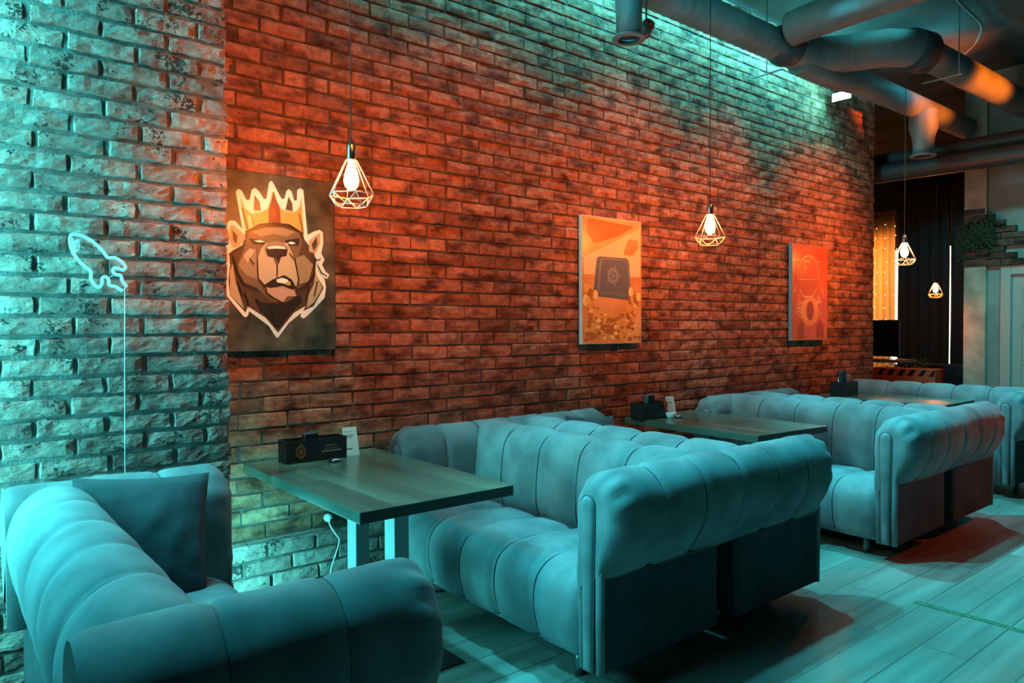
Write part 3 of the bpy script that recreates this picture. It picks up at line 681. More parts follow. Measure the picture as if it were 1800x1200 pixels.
def card(x, y, z, rz, label):
    root = empty('table_card', (x, y, z), rz); tag(root, label, 'table card', 'white folded cards on the tables')
    wb, wt, h, d = 0.044, 0.038, 0.145, 0.035
    mb = MB()
    for s in (-1, 1):
        mb.add([(-wb, s*d, 0), (wb, s*d, 0), (wt, s*0.002, h), (-wt, s*0.002, h), (-wb, s*(d-0.0015), 0), (wb, s*(d-0.0015), 0), (wt, s*0.0005, h), (-wt, s*0.0005, h)],
               [(0, 1, 2, 3), (5, 4, 7, 6), (0, 4, 5, 1), (1, 5, 6, 2), (2, 6, 7, 3), (4, 0, 3, 7)])
    c = mb.build('folded_card', M_PAPER, root)
    ta = atan2(d, h); rot = (pi/2-ta, 0, 0)
    def at(u, v): return (u, -d+0.001+v*tan(ta)*1.0-0.0028, v)
    text_mesh('MATA', 0.014, M_INK, 'lettering', c, at(-0.006, 0.121), rot, 'CENTER')
    ln = MB()
    for v, u0, u1 in ((0.103, -0.030, 0.020), (0.094, -0.022, 0.014), (0.034, -0.022, 0.008)):
        a = at(u0, v); b = at(u1, v+0.0035)
        ln.add([a, (u1, a[1], a[2]), b, (u0, b[1], b[2])], [(0, 1, 2, 3)])
    ln.build('small_print', M_INK, c)
    return root

caddy(1.515, 3.487, 0, 'black condiment box with orange logo and MATA lettering on the nearest table', True)
napkins(1.50, 3.487, 0.128, 'napkin holder standing in the lettered box on the nearest table', M_INK)
shaker(1.618, 3.487, 'metal capped shaker at the right end of the box on the nearest table')
card(1.722, 3.50, 0.75, radians(-6), 'white folded card reading MATA beside the box on the nearest table')
# call button in front of the box
o = empty('call_button', (1.575, 3.36, 0.75)); tag(o, 'small round chrome button lying in front of the lettered box', 'call button')
MB().lathe([(0, 0), (0.030, 0), (0.033, 0.004), (0.031, 0.007), (0.016, 0.010), (0, 0.010)], n=24).build('base', M_BLACK, o)
MB().lathe([(0.028, 0.0075), (0.029, 0.010), (0.022, 0.016), (0.012, 0.020), (0, 0.021)], n=24).build('button', M_CHROME, o)

caddy(4.09, 3.46, radians(-3), 'plain black condiment box on the middle table', False, 0.26, 0.12, 0.12)
napkins(4.09, 3.46, 0.165, 'napkin holder standing in the box on the middle table', M_INK)
card(4.335, 3.47, 0.75, radians(-8), 'white folded card behind the bowl on the middle table')
o = empty('sachet_bowl', (4.215, 3.36, 0.75)); tag(o, 'small white bowl on the middle table in front of its box', 'bowl')
MB().lathe([(0, 0.002), (0.024, 0), (0.034, 0.02), (0.036, 0.045), (0.033, 0.045), (0.030, 0.02), (0.0, 0.008)], n=24).build('bowl', M_WHITE, o)
mb = MB()
for dx, tl in ((-0.012, -0.050), (0.002, -0.028), (0.012, -0.018)):
    pass
for (dx, tl, hh, m_, lb) in ((-0.012, -0.062, 0.150, M_ORANGE, 'orange sugar sachet leaning out of the white bowl'), (0.006, -0.030, 0.125, M_PAPER, 'white sugar sachet leaning out of the white bowl')):
    s_ = MB().add([(4.215+dx-0.008, 3.36, 0.760), (4.215+dx+0.008, 3.36, 0.760), (4.215+dx+tl+0.009, 3.37, 0.75+hh), (4.215+dx+tl-0.009, 3.37, 0.75+hh),
                   (4.215+dx-0.008, 3.364, 0.760), (4.215+dx+0.008, 3.364, 0.760), (4.215+dx+tl+0.009, 3.373, 0.75+hh), (4.215+dx+tl-0.009, 3.373, 0.75+hh)],
                  [(0, 1, 2, 3), (5, 4, 7, 6), (0, 3, 7, 4), (1, 5, 6, 2), (3, 2, 6, 7), (0, 4, 5, 1)]).build('sugar_sachet', m_)
    tag(s_, lb, 'sachet')
o = empty('call_button', (4.285, 3.345, 0.75)); tag(o, 'small round call button beside the white bowl on the middle table', 'call button')
MB().lathe([(0, 0), (0.026, 0), (0.028, 0.005), (0.014, 0.009), (0, 0.009)], n=20).build('base', M_BLACK, o)
MB().lathe([(0.022, 0.0075), (0.022, 0.012), (0.012, 0.018), (0, 0.019)], n=20).build('button', M_CHROME, o)

caddy(6.90, 3.40, 0, 'dark condiment box with a red glow on its front, on the farthest table', False, 0.30, 0.13, 0.135)
napkins(6.86, 3.40, 0.235, 'tall black napkin holder in the box on the farthest table', M_INK)
o = empty('paper_packet', (6.985, 3.40, 0.757)); tag(o, 'pinkish red paper packet sticking out of the farthest condiment box', 'packet')
MB().box(-0.025, 0.025, -0.015, 0.015, 0, 0.19).build('packet', mat('pink_paper', (0.75, 0.25, 0.22), 0.6), o, 0.004)
shaker(6.795, 3.40, 'pale shaker at the left end of the farthest condiment box', 0.175)

# ------------------------------------------------------------------ pendant lamps
def make_pendant(name, label, loc, cord_top, grp='wire cage pendant lamps'):
    root = empty(name, loc); tag(root, label, 'pendant lamp', grp)   # origin at the socket top
    L_ = cord_top-loc[2]
    mb = MB(); n = int(L_/0.02)
    mb.tube([(0.0012*cos(i*1.3), 0.0012*sin(i*1.3), 0.004+i*(L_-0.004)/n) for i in range(n+1)], 0.0032, 6)
    mb.lathe([(0.0, 0.03), (0.006, 0.026), (0.009, 0.0), (0, 0)], n=12)
    mb.build('cord', M_CORD, root)
    MB().lathe([(0.0, 0.0), (0.017, 0.0), (0.0215, -0.006), (0.0215, -0.07), (0.019, -0.074), (0.0, -0.074)], n=20).build('socket', M_SOCKET, root)
    zt, zm, zb, rt, rm, rb = -0.072, -0.228, -0.278, 0.026, 0.104, 0.070
    T = [(rt*cos(a), rt*sin(a), zt) for a in [k*pi/3+0.25 for k in range(6)]]
    Mi = [(rm*cos(a), rm*sin(a), zm) for a in [k*pi/3+0.25 for k in range(6)]]
    Bo = [(rb*cos(a), rb*sin(a), zb) for a in [k*pi/3+0.25+pi/6 for k in range(6)]]
    mb = MB()
    for k in range(6):
        j = (k+1) % 6
        for a, b in ((T[k], T[j]), (T[k], Mi[k]), (Mi[k], Mi[j]), (Mi[k], Bo[k]), (Mi[j], Bo[k]), (Bo[k], Bo[j])):
            mb.tube([a, b], 0.0026, 6)
    mb.build('cage', M_CAGE, root)
    MB().lathe([(0.012, -0.072), (0.014, -0.085), (0.022, -0.11), (0.031, -0.14), (0.034, -0.165), (0.029, -0.188), (0.016, -0.203), (0.0, -0.208)], n=20).build('bulb', M_BULB, root)
    return root
p1 = make_pendant('pendant_lamp', 'wire cage pendant lamp with glowing bulb beside the crowned bear poster', (1.497, 3.0, 2.25), 4.24)
for loc, lb in (((4.185, 3.0, 2.262), 'wire cage pendant lamp hanging between the two right-hand posters'),
                ((7.262, 3.0, 2.285), 'wire cage pendant lamp hanging beyond the wall end, before the dark curtains'),
                ((11.25, 4.22, 2.105), 'smallest wire cage pendant lamp, glowing deep in the dark back room')):
    c = copy_tree(p1); c.location = loc; c['label'] = lb
    for ch in c.children:
        if ch.name.startswith('cord'):
            ch.scale = (1, 1, (4.24-loc[2])/(4.24-2.25))

# ------------------------------------------------------------------ posters
def poly(mb, pts, y, mi):
    tri = tessellate_polygon([[Vector((a, b, 0)) for a, b in pts]])
    mb.add([(a, y, b) for a, b in pts], [tuple(t) for t in tri], mi)
def stroke(mb, pts, wd, y, mi):
    n = len(pts); Lf = []; Rt = []
    for i in range(n):
        a = Vector(pts[max(i-1, 0)]); b = Vector(pts[min(i+1, n-1)]); d = b-a
        d = d.normalized() if d.length > 0 else Vector((1, 0)); nn = Vector((-d.y, d.x))
        tw = wd*0.5*(0.45+0.55*sin(pi*(i+0.5)/n)) if n > 2 else wd*0.4
        Lf.append((pts[i][0]+nn.x*tw, y, pts[i][1]+nn.y*tw)); Rt.append((pts[i][0]-nn.x*tw, y, pts[i][1]-nn.y*tw))
    mb.add(Lf+Rt, [(i, i+1, n+i+1, n+i) for i in range(n-1)], mi)

def board(name, x, z, w_, h_, t, face, side, label):
    root = empty(name, (x, W-0.012, z)); tag(root, label, 'poster')
    MB().box(0, w_, -t, 0, 0, h_).build('panel', side, root, 0.002)
    f = MB().box(0.004, w_-0.004, -t-0.0015, -t, 0.004, h_-0.004).build('print', face, root)
    return root, f, -t-0.0015
def pm(name, c, r=0.35): return mat(name, c, r)
M_GRUNGE = noisy(mat('grunge_print', rough=0.4), (0.035, 0.032, 0.022), (0.16, 0.13, 0.08), 9, 8, lo=0.35, hi=0.75)
root, face, yf = board('bear_poster', 1.08, 1.30, 0.655, 0.915, 0.012, M_GRUNGE, M_BLACK, 'tall dark poster of a bear wearing a golden crown, outlined in cream')
order = [('cream', 0), ('head', 1), ('furL', 2), ('furR', 2), ('earL', 2), ('earR', 2), ('earLd', 1), ('earRd', 1), ('face', 3), ('forehead', 4), ('cheekL', 4), ('cheekR', 4), ('scar', 5),
         ('eyeLd', 6), ('eyeRd', 6), ('eyeL', 0), ('eyeR', 0), ('chest', 6), ('chin', 7), ('muzzle', 5), ('nosetop', 4), ('nosedark', 6), ('nosehi', 0), ('mouth', 6), ('teeth', 0), ('tooth', 8),
         ('spA', 1), ('spB', 1), ('gold', 8), ('bandL', 9), ('cmid', 10), ('gem', 11)]
bm_mats = [pm('cream_ink', (0.95, 0.85, 0.70)), pm('brown_ink', (0.10, 0.055, 0.03)), pm('tan_ink', (0.52, 0.38, 0.22)), pm('fur_ink', (0.20, 0.12, 0.06)), pm('mid_ink', (0.36, 0.23, 0.12)),
           pm('muzzle_ink', (0.60, 0.42, 0.24)), pm('dark_ink', (0.03, 0.02, 0.015)), pm('chin_ink', (0.60, 0.33, 0.22)), pm('gold_ink', (0.66, 0.36, 0.08)), pm('bright_ink', (0.85, 0.6, 0.3)), pm('maroon_ink', (0.25, 0.05, 0.02)), pm('red_ink', (0.65, 0.06, 0.03))]
mb = MB()
for i, (k, mi) in enumerate(order): poly(mb, BEAR[k], yf-0.0003-0.00012*i, mi)
for k, (pts, wd) in BEARS.items(): stroke(mb, pts, wd*1.3, yf-0.0048, 6)
mb.build('bear_artwork', bm_mats, face)

M_TANPRINT = noisy(mat('tan_print', rough=0.3), (0.62, 0.25, 0.07), (0.85, 0.50, 0.20), 3, 4)
root, face, yf = board('gold_poster', 3.60, 1.297, 0.635, 0.92, 0.03, M_TANPRINT, M_WHITE, 'orange poster of a grey safe among heaps of gold coins')
gm = [pm('safe_ink', (0.13, 0.15, 0.19)), pm('safe_light_ink', (0.24, 0.27, 0.32)), pm('coin_ink', (0.78, 0.45, 0.10)), pm('coin_light_ink', (0.95, 0.72, 0.30)), pm('coin_dark_ink', (0.42, 0.18, 0.04)), pm('sky_ink', (0.90, 0.62, 0.36)), pm('leaf_ink', (0.30, 0.30, 0.12)), pm('shade_ink', (0.50, 0.20, 0.05))]
mb = MB(); rnd = random.Random(8)
poly(mb, [(0.02, 0.62), (0.60, 0.86), (0.62, 0.905), (0.62, 0.5), (0.02, 0.5)], yf-0.0002, 5)
poly(mb, [(0.05, 0.80), (0.12, 0.72), (0.40, 0.80), (0.55, 0.88), (0.06, 0.90)], yf-0.0003, 7)
rr = []
for cx, cy, a0 in ((0.46, 0.60, 0), (0.18, 0.60, pi/2), (0.15, 0.38, pi), (0.48, 0.36, 1.5*pi)):
    rr += [(cx+0.035*cos(a0+q*pi/8), cy+0.035*sin(a0+q*pi/8)) for q in range(5)]
poly(mb, rr, yf-0.0005, 0)
poly(mb, [(0.17+(x-0.13)*0.86, 0.36+(y-0.34)*0.86+0.01) for x, y in rr], yf-0.0007, 1)
poly(mb, [(0.185+(x-0.13)*0.80, 0.365+(y-0.34)*0.82+0.01) for x, y in rr], yf-0.0009, 0)
def disc(cx, cy, rx, ry, k, mi, n=12): poly(mb, [(cx+rx*cos(i*2*pi/n), cy+ry*sin(i*2*pi/n)) for i in range(n)], k, mi)
disc(0.32, 0.50, 0.06, 0.06, yf-0.0010, 1, 18); disc(0.32, 0.50, 0.035, 0.035, yf-0.0011, 0, 18)
for k in range(5):
    a = k*2*pi/5; stroke(mb, [(0.32, 0.50), (0.32+0.085*cos(a), 0.50+0.085*sin(a))], 0.012, yf-0.0012, 1)
for k in range(150):
    x = rnd.uniform(0.03, 0.60); hmax = 0.18+0.20*abs((x-0.32)/0.3)**1.3; z = rnd.uniform(0.03, hmax)
    r = rnd.uniform(0.012, 0.03); disc(x, z, r, r*0.62, yf-0.0013-k*0.00001, rnd.choice([2, 2, 3, 4, 4, 7]))
for k in range(14):
    x = rnd.uniform(0.02, 0.14) if k % 2 else rnd.uniform(0.5, 0.61); disc(x, rnd.uniform(0.3, 0.42), 0.025, 0.035, yf-0.0031-k*0.00002, rnd.choice([2, 3, 4]))
for k in range(5):
    stroke(mb, [(0.44+0.02*k, 0.66), (0.47+0.03*k, 0.73), (0.50+0.02*k, 0.78)], 0.014, yf-0.0032, 7)
mb.build('safe_artwork', gm, face)

M_REDPRINT = noisy(mat('red_print', rough=0.25), (0.60, 0.09, 0.015), (0.78, 0.17, 0.03), 2, 3)
root, face, yf = board('figure_poster', 6.385, 1.283, 0.675, 0.93, 0.035, M_REDPRINT, M_STEEL, 'tall red-orange poster of a helmeted outline above a glowing ring')
mb = MB()
disc(0.33, 0.60, 0.20, 0.24, yf-0.0002, 0, 28)
disc(0.33, 0.29, 0.17, 0.15, yf-0.0003, 2, 28)
for k, (pts, wd) in FIG.items(): stroke(mb, pts, wd, yf-0.0006, 1)
disc(0.335, 0.29, 0.07, 0.095, yf-0.0008, 3, 24)
poly(mb, [(0.10, 0.02), (0.12, 0.16), (0.19, 0.20), (0.22, 0.14), (0.22, 0.02)], yf-0.001, 3)
poly(mb, [(0.45, 0.02), (0.46, 0.16), (0.54, 0.20), (0.60, 0.14), (0.60, 0.02)], yf-0.001, 3)
mb.build('figure_artwork', [pm('deep_orange_ink', (0.66, 0.13, 0.03)), pm('pale_orange_ink', (1.0, 0.62, 0.25)), pm('glow_orange_ink', (0.9, 0.34, 0.07)), pm('dark_red_ink', (0.42, 0.07, 0.02))], face)

# ------------------------------------------------------------------ neon rocket and its cord
RK = [(0.597, 1.568), (0.573, 1.585), (0.552, 1.59), (0.549, 1.611), (0.539, 1.622), (0.528, 1.616), (0.526, 1.595), (0.517, 1.581), (0.503, 1.588), (0.489, 1.611), (0.489, 1.64), (0.471, 1.657), (0.448, 1.682), (0.431, 1.712), (0.422, 1.746), (0.425, 1.775), (0.445, 1.778), (0.475, 1.77), (0.505, 1.749), (0.53, 1.722), (0.548, 1.698), (0.572, 1.698), (0.596, 1.684), (0.609, 1.664), (0.601, 1.651), (0.582, 1.657), (0.569, 1.656), (0.565, 1.644), (0.576, 1.632), (0.591, 1.63), (0.598, 1.607), (0.613, 1.586)]
rk = empty('neon_rocket', (0.5, PY-0.02, 1.65)); tag(rk, 'teal neon tube sign in the shape of a rocket on the brick pilaster', 'neon sign')
mb = MB(); mb.tube(spline([(x-0.5, 0, z-1.65) for x, z in RK], 4), 0.0062, 8); mb.build('neon_tube', M_NEON, rk)
mb = MB(); mb.tube([(0.039, 0.004, -0.04), (0.052, 0.004, -0.03), (0.07, 0.004, -0.018)], 0.002, 6)
mb.tube([(0.097, 0.002, -0.082), (0.113, 0.002, -0.064)], 0.003, 6)
mb.tube([(-0.06, 0.014, 0.105), (-0.045, 0.014, 0.10), (-0.045, 0.014, 0.075), (-0.06, 0.014, 0.065)], 0.002, 6)
mb.build('bracket', M_WHITE, rk)
mb = MB(); mb.tube([(0.105, 0.0, -0.075), (0.103, 0.006, -0.3), (0.100, 0.007, -0.6), (0.098, 0.009, -0.9), (0.098, 0.011, -1.1), (0.098, 0.011, -1.62)], 0.0016, 6)
mb.build('cord', mat('clear_cord', (0.6, 0.75, 0.75), 0.3), rk)

# ------------------------------------------------------------------ sockets under the nearest table
sk = empty('wall_socket', (1.72, W-0.001, 0.385)); tag(sk, 'dark double wall socket low on the bricks under the nearest table', 'wall socket')
mb = MB().box(-0.085, 0.085, -0.016, 0.0, -0.045, 0.045); mb.build('plate', M_BLACK, sk, 0.004)
MB().lathe([(0.0, 0.0), (0.024, 0.0), (0.024, 0.006), (0.019, 0.006), (0.019, 0.001), (0, 0.001)], n=20).build('outlet', M_BLACK, sk)
o2 = sk.children[-1]; o2.rotation_euler = (pi/2, 0, 0); o2.location = (0.042, -0.014, 0)
pg = empty('power_plug', (1.678, W-0.017, 0.385)); tag(pg, 'white round power plug with its cord hanging from the wall socket', 'plug')
b = MB().lathe([(0.0, 0.0), (0.021, 0.0), (0.022, 0.012), (0.016, 0.034), (0.009, 0.040), (0, 0.040)], n=20).build('plug', M_WHITE, pg); b.rotation_euler = (pi/2, 0, 0)
MB().tube(spline([(0, -0.03, 0.0), (-0.002, -0.035, -0.03), (0.012, -0.075, -0.075), (0.03, -0.085, -0.11), (0.005, -0.10, -0.17), (-0.03, -0.11, -0.25), (-0.05, -0.12, -0.375)], 6), 0.0038, 8).build('cord', M_WHITE, pg)

# ------------------------------------------------------------------ ceiling: ducts, nozzles, pipes
def duct(name, pts, r, label, m=None, ridge=0.11, n=28, par=None):
    P = [Vector(p) for p in pts]; sp_ = spline(P, 10) if len(P) > 2 else [P[0].lerp(P[1], i/10) for i in range(11)]
    # resample evenly
    out = [sp_[0]]; step = 0.02; acc = 0
    for a, b in zip(sp_, sp_[1:]):
        L_ = (b-a).length; t = step-acc
        while t < L_: out.append(a.lerp(b, t/L_)); t += step
        acc = (acc+L_) % step
    out.append(sp_[-1])
    k = max(1, int(ridge/step)); rr = [r*(1.03 if i % k == 0 else 1.0) for i in range(len(out))]
    o = MB().tube(out, rr, n).build(name, m or M_DUCT, par)
    return o if par else tag(o, label, 'duct')
ZD = 3.79
DS = empty('ventilation_ducts', (0, 0, 0)); tag(DS, 'grey ventilation ducts under the ceiling, meeting at a dark elbow', 'duct')
duct('wall_duct', [(-0.5, 3.35, ZD), (2.6, 3.35, ZD), (5.3, 3.35, ZD), (5.62, 3.35, ZD)], 0.125, None, par=DS)
duct('branch_duct', [(5.50, 3.16, ZD+0.05), (5.49, 2.8, ZD+0.06), (5.47, 1.5, ZD+0.06), (5.45, -1.5, ZD+0.06)], 0.135, None, par=DS)
def sphere(mb, c, r, n=20, mi=0):
    mb.lathe([(r*sin(pi*i/12), -r*cos(pi*i/12)) for i in range(13)], c, n, mi)
jn = MB(); sphere(jn, (5.66, 3.30, ZD), 0.175); jn.build('elbow', M_DUCTD, DS)
duct('flexible_duct', [(5.72, 3.30, ZD), (6.0, 3.25, ZD-0.02), (6.25, 3.05, ZD), (6.42, 2.80, ZD+0.01), (6.62, 2.66, ZD)], 0.155, None, ridge=0.3, par=DS)
duct('aisle_duct', [(6.70, 2.64, ZD), (7.4, 2.62, ZD), (9.2, 2.58, ZD)], 0.125, None, ridge=0.06, par=DS)
MB().tube([(6.56, 2.685, ZD), (6.76, 2.64, ZD)], 0.175, 28).build('collar', M_DUCTD, DS)
LD = DS
duct('duct_tube', [(5.85, 3.30, 3.70), (6.3, 3.2, 3.64), (6.7, 3.17, 3.66), (7.8, 3.17, 3.67), (9.2, 3.14, 3.66)], 0.11, None, ridge=0.07, par=LD)
duct('cross_pipe', [(8.72, 6.0, 3.38), (8.72, 2.5, 3.34), (8.72, -2.5, 3.30)], 0.085, 'upper dark pipe crossing above the curtains', M_DUCTD, 0.5)
duct('cross_pipe', [(8.50, 6.0, 3.20), (8.50, 2.5, 3.14), (8.50, -2.5, 3.10)], 0.10, 'lower dark pipe crossing just above the curtains', M_DUCTD, 0.5)

def nozzle(x, y, z0, r0, r1, z1, label):
    root = empty('air_nozzle', (x, y, z0))
    if label: tag(root, label, 'air nozzle')
    h = z1-z0
    MB().lathe([(r0*0.86, 0.02), (r0, 0.02), (r0*1.02, h*0.25), (r0*1.10, h*0.42), (r1, h*0.62), (r1, h)], n=28).build('cone', M_DUCT, root)
    MB().lathe([(r0*0.88, 0.0), (r0*1.30, 0.004), (r0*1.32, 0.014), (r0*1.0, 0.022), (r0*0.88, 0.02), (r0*0.88, 0.0)], n=28).build('flange', M_DUCT, root)
    MB().lathe([(0, 0.03), (r0*0.9, 0.03)], n=28).build('grille', M_DUCTD, root)
    return root
nozzle(3.36, 3.0, 3.175, 0.078, 0.098, 3.80, 'pale round air nozzle hanging at the upper centre before the bricks')
def nozzle_part(x, y, z0, r0, r1, z1, par):
    h = z1-z0
    c = MB().lathe([(r0*0.86, 0.02), (r0, 0.02), (r0*1.02, h*0.25), (r0*1.10, h*0.42), (r1, h*0.62), (r1, h)], (x, y, z0), 28).build('nozzle', M_DUCT, par)
    MB().lathe([(r0*0.88, 0.0), (r0*1.30, 0.004), (r0*1.32, 0.014), (r0*1.0, 0.022), (r0*0.88, 0.02), (r0*0.88, 0.0)], (x, y, z0), 28).build('flange', M_DUCT, c)
    MB().lathe([(0, 0.03), (r0*0.9, 0.03)], (x, y, z0), 28).build('grille', M_DUCTD, c)
nozzle_part(7.98, 3.12, 3.16, 0.095, 0.135, 3.62, LD)
sp1 = empty('track_spotlight', (3.66, 3.12, 3.36)); tag(sp1, 'small dark spotlight hanging beside the left air nozzle', 'spotlight')
b = MB().lathe([(0, -0.05), (0.04, -0.05), (0.045, 0.03), (0.03, 0.055), (0, 0.06)], n=20).build('lamp_head', M_DUCTD, sp1); b.rotation_euler = (radians(25), radians(20), 0)
MB().tube([(0, 0, 0.05), (0, 0, 0.88)], 0.006, 8).build('stem', M_DUCTD, sp1)

cd = MB().tube([(5.6, W-0.04, 3.945), (6.9, W-0.04, 3.935), (8.19, W-0.04, 3.93)], 0.010, 8)
tag(cd.build('wall_conduit', M_STEEL), 'thin conduit along the top of the brick wall below the ducts', 'conduit')
br = MB().tube([(8.17, W-0.04, 3.87), (8.17, W-0.30, 3.90)], 0.022, 8).tube([(8.17, W-0.04, 3.93), (8.17, W-0.04, 3.87)], 0.008, 6).tube([(8.17, W-0.04, 3.93), (8.17, W-0.30, 3.905)], 0.008, 6)
tag(br.build('wall_bracket', M_STEEL), 'small pale bracket at the far top corner of the brick wall', 'bracket')
# flood lamp near the wall top
fl = empty('flood_lamp', (7.02, 3.50, 3.68)); tag(fl, 'bright teal-white flood lamp at the top of the brick wall below the ducts', 'flood lamp')
b = MB().box(-0.02, 0.02, -0.11, 0.09, -0.045, 0.045).build('housing', M_BLACK, fl, 0.004)
g = MB().box(-0.024, -0.0205, -0.10, 0.08, -0.038, 0.038).build('lens', M_FLOODGLOW, fl)
MB().tube([(0.0, 0.0, 0.04), (0.0, 0.1, 0.13), (0, 0.16, 0.2)], 0.008, 8).build('bracket', M_BLACK, fl)
# hanging rods and ceiling cable
for i, (x, y, z0) in enumerate(((5.66, 3.48, 3.60), (7.05, 2.47, 3.62))):
    r_ = MB().tube([(x, y, z0), (x, y, 4.25)], 0.005, 6); r_.tube([(x, y-(0.02 if i else 0.14), z0), (x, y+(0.30 if i else 0.14), z0)], 0.008, 6)
    tag(r_.build('hanger_rod', M_STEEL), ('thin hanger rod beside the dark elbow of the ducts', 'thin hanger rod at the start of the orange-lit duct')[i], 'hanger rod')
cb = MB().tube(spline([(5.9, 2.4, 4.22), (6.2, 2.35, 4.18), (6.9, 2.4, 4.16), (7.5, 2.45, 4.17), (7.7, 2.55, 4.10), (7.6, 2.65, 3.95)], 8), 0.012, 8)
tag(cb.build('ceiling_cable', M_STEEL), 'pale cable curving under the dark ceiling above the bulky duct', 'cable')

# ------------------------------------------------------------------ strip on the floor
tp = MB(); tp.box(3.91, 3.95, 0.0, 1.56, 0.0, 0.002)
st = tag(tp.build('floor_strip', mat('strip_paint', (0.09, 0.13, 0.08), 0.5)), 'narrow perforated greenish strip laid across the floor at lower right', 'floor strip')
hp = MB(); rnd = random.Random(5)
for k in range(88):
    y = 0.02+k*0.0175
    for c_, dx in enumerate((-0.018, 0.0, 0.018)):
        if rnd.random() < (0.75 if c_ == 1 else 0.5): hp.box(3.93+dx-0.003, 3.93+dx+0.003, y-0.003, y+0.004, 0.002, 0.0025)
h_ = hp.build('perforations', M_BLACK, st)

# ------------------------------------------------------------------ the dark back room
def curtain(name, x, y0, y1, z0, z1, m, label, amp=0.05, per=0.17, seed=0, cat='curtain', taper=0.0):
    n = int((y1-y0)/0.012); rows = []
    for s in range(9):
        z = z0+(z1-z0)*s/8; row = []
        for i in range(n+1):
            t = i/n; y = y0+(y1-y0)*t + taper*(1-s/8)*t
            a = amp*(0.6+0.4*noise.noise(Vector((y*2, seed, 0))))
            row.append((x+a*sin(2*pi*y/per+0.7*noise.noise(Vector((y*3, z*0.6, seed))))+0.02*noise.noise(Vector((y*6, z, seed))), y, z))
        rows.append(row)
    mb = MB(); mb.grid(rows, 0, True)
    o = mb.build(name, m); sd = o.modifiers.new('thickness', 'SOLIDIFY'); sd.thickness = 0.004
    return tag(o, label, cat)
M_CURT = mat('dark_curtain', (0.012, 0.022, 0.032), 0.8, sheen=0.2)
curtain('dark_curtain', 12.9, 4.64, 5.42, 0.02, 3.9, M_CURT, 'wide dark curtain hanging behind the small far pendant lamp', seed=1)
curtain('dark_curtain', 12.9, 3.3, 4.615, 0.02, 3.9, M_CURT, 'dark curtain to the right of the thin slit of daylight', seed=4)
M_SHEER = mat('sheer_fabric', (0.75, 0.55, 0.3), 0.8)
N_, L_ = nodes(M_SHEER); b_ = N_['Principled BSDF']
tr = N_.new('ShaderNodeBsdfTranslucent'); tr.inputs[0].default_value = (0.9, 0.6, 0.3, 1)
ms = N_.new('ShaderNodeMixShader'); ms.inputs[0].default_value = 0.6
L_.new(b_.outputs[0], ms.inputs[1]); L_.new(tr.outputs[0], ms.inputs[2]); L_.new(ms.outputs[0], N_['Material Output'].inputs[0])
curtain('sheer_curtain', 13.0, 5.53, 6.55, 0.02, 3.42, M_SHEER, 'pale sheer curtain glowing orange at the end of the brick wall', 0.03, 0.11, 7)
wd = MB().box(13.24, 13.27, 4.40, 6.4, 0.75, 2.75); ob = tag(wd.build('window_1', M_DAY), kind='structure')
area('sheer_back_fill', (13.2, 5.9, 2.0), (12.0, 5.6, 1.9), 26, (1.0, 0.55, 0.2), 1.0, 2.0)  # added warm light that makes the sheer curtain glow orange
# string lights
sl = empty('string_lights', (12.9, 5.6, 3.3)); MB().tube([(-0.12, -0.35, 0), (-0.12, 0.5, 0)], 0.008, 6).tube([(-0.12, 0.3, 0), (-0.12, 0.3, 0.95)], 0.004, 6).build('rail', M_CORD, sl); tag(sl, 'string of tiny warm lights draped over the sheer curtain', 'string lights')
mb = MB(); mg = MB(); rnd = random.Random(6)
for c_ in range(4):
    yy = 5.42+c_*0.16
    mb.tube([(-0.12, yy-5.6, 0.0), (-0.12, yy-5.6, -1.9)], 0.002, 5)
    for k in range(9):
        b = MB(); 
        b.lathe([(0, -0.008), (0.007, -0.003), (0.007, 0.003), (0, 0.008)], (-0.13, yy-5.6+rnd.uniform(-.02, .02), -0.12-k*0.2-rnd.uniform(0, .08)), 8)
        b.build('fairy_bulb', M_FAIRY, sl)
mb.build('wire', M_CORD, sl)
# television, counter table, planter, navy couch
tv = empty('television', (12.0, 5.30, 0)); tag(tv, 'black television screen below the sheer curtain in the back room', 'television')
MB().box(-0.03, 0.03, -0.28, 0.75, 0.93, 1.52).build('screen', mat('tv_black', (0.006, 0.006, 0.007), 0.3), tv, 0.006)
MB().box(-0.04, 0.04, 0.15, 0.25, 0.0, 0.93).box(-0.15, 0.15, -0.1, 0.5, 0, 0.03).build('stand', M_BLACK, tv)
bt = empty('bar_table', (10.2, 4.2, 0)); tag(bt, 'low dark table with a pink-lit top behind the planter', 'table')
MB().box(-0.2, 0.2, -0.08, 0.6, 0.93, 0.97).build('tabletop', mat('pink_lit_top', (0.35, 0.16, 0.16), 0.4), bt, 0.004)  # the pinkish light on the top is put into its colour
for yy in (0.0, 0.5): MB().box(-0.03, 0.03, yy-0.03, yy+0.03, 0, 0.93).build('leg', M_BLACK, bt)
lamp_ = empty('candle_light', (10.15, 4.33, 0.97)); tag(lamp_, 'tiny white light standing on the pink-lit table', 'light')
MB().lathe([(0, 0), (0.03, 0), (0.03, 0.03), (0, 0.035)], n=12).build('light_cup', M_FAIRY, lamp_)
pt = empty('planter', (9.75, 3.62, 0)); tag(pt, 'orange planter box with dark slanting stripes and green plants', 'planter')
MB().box(-0.14, 0.14, -0.02, 0.75, 0.0, 0.88).build('box', M_ORANGE, pt, 0.004)
mb = MB()
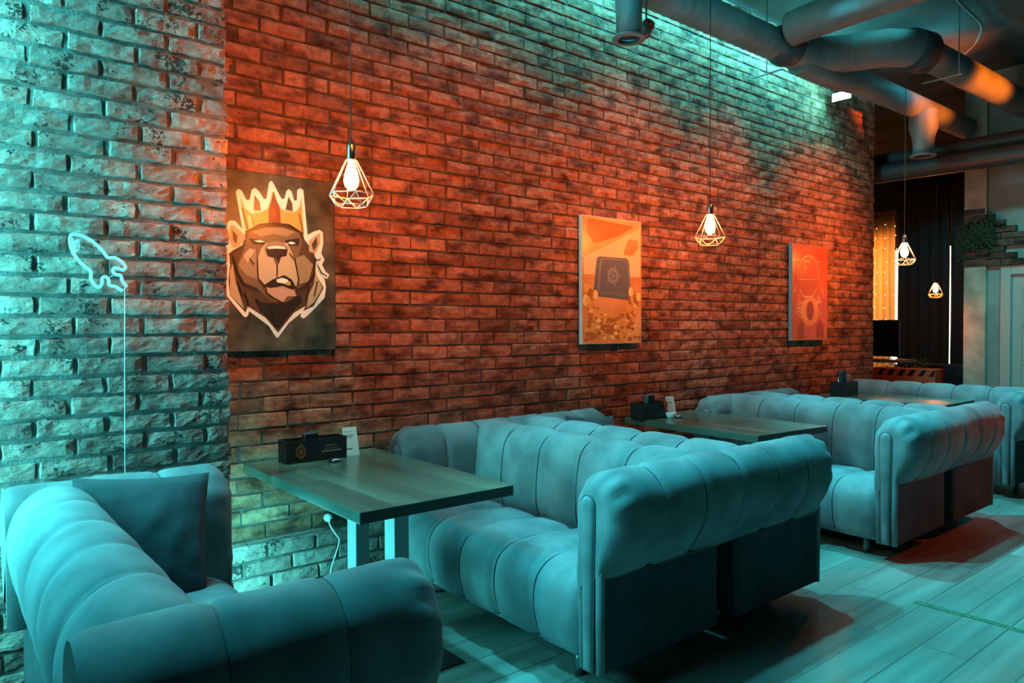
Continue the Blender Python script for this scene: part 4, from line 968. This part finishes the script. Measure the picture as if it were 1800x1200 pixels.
for k in range(6):
    y = 0.0+k*0.125; mb.add([(-0.142, y, 0.79), (-0.142, y+0.06, 0.79), (-0.142, y+0.005, 0.87), (-0.142, y-0.055 if y > .05 else -0.02, 0.87)], [(0, 1, 2, 3)])
mb.build('stripes', M_BLACK, pt)
mb = MB(); rnd = random.Random(9)
for k in range(420):
    x = rnd.uniform(-0.12, 0.12); y = rnd.uniform(0.10, 0.72); z = 0.86+rnd.random()**1.5*0.16
    a = rnd.uniform(0, 2*pi); l = rnd.uniform(0.02, 0.04); ww = l*0.35; t = rnd.uniform(-.5, .8)
    d = Vector((cos(a), sin(a), t)).normalized()*l; s_ = Vector((-sin(a), cos(a), 0))*ww; p = Vector((x, y, z))
    mb.add([p, p+d*0.5+s_, p+d, p+d*0.5-s_], [(0, 1, 2, 3)])
mb.build('foliage', M_LEAF, pt)
nv = empty('navy_couch', (10.65, 3.05, 0)); tag(nv, 'dark navy couch with a low straight back beyond the planter', 'sofa')
MB().box(0.0, 0.22, 0.0, 1.15, 0.08, 0.90).build('backrest', M_NAVY, nv, 0.03, 3)
MB().box(0.22, 0.9, 0.0, 1.15, 0.08, 0.45).build('seat', M_NAVY, nv, 0.03, 3)
for lx in (0.08, 0.8):
    for ly in (0.1, 1.05): MB().box(lx-0.02, lx+0.02, ly-0.02, ly+0.02, 0, 0.08).build('leg', M_BLACK, nv)
# trailing plant on the pillar
iv = MB(); rnd = random.Random(12)
for k in range(700):
    y = 2.84+rnd.random()*0.36; z = 2.44+rnd.gauss(0, 0.075)-(0.10*(y > 3.08)*rnd.random()); x = RX-0.085-rnd.random()*0.07
    a = rnd.uniform(0, 2*pi); l = rnd.uniform(0.025, 0.05); ww = l*0.4
    d = Vector((rnd.uniform(-.5, .1), cos(a), sin(a))).normalized()*l; s_ = Vector((0.2, -sin(a), cos(a)))*ww; p = Vector((x, y, z))
    iv.add([p, p+d*0.5+s_, p+d, p+d*0.5-s_], [(0, 1, 2, 3)])
tag(iv.build('wall_ivy', mat('dark_leaf', (0.008, 0.028, 0.010), 0.8)), 'dark green ivy clinging to the bricks at the top of the concrete pillar', 'ivy')
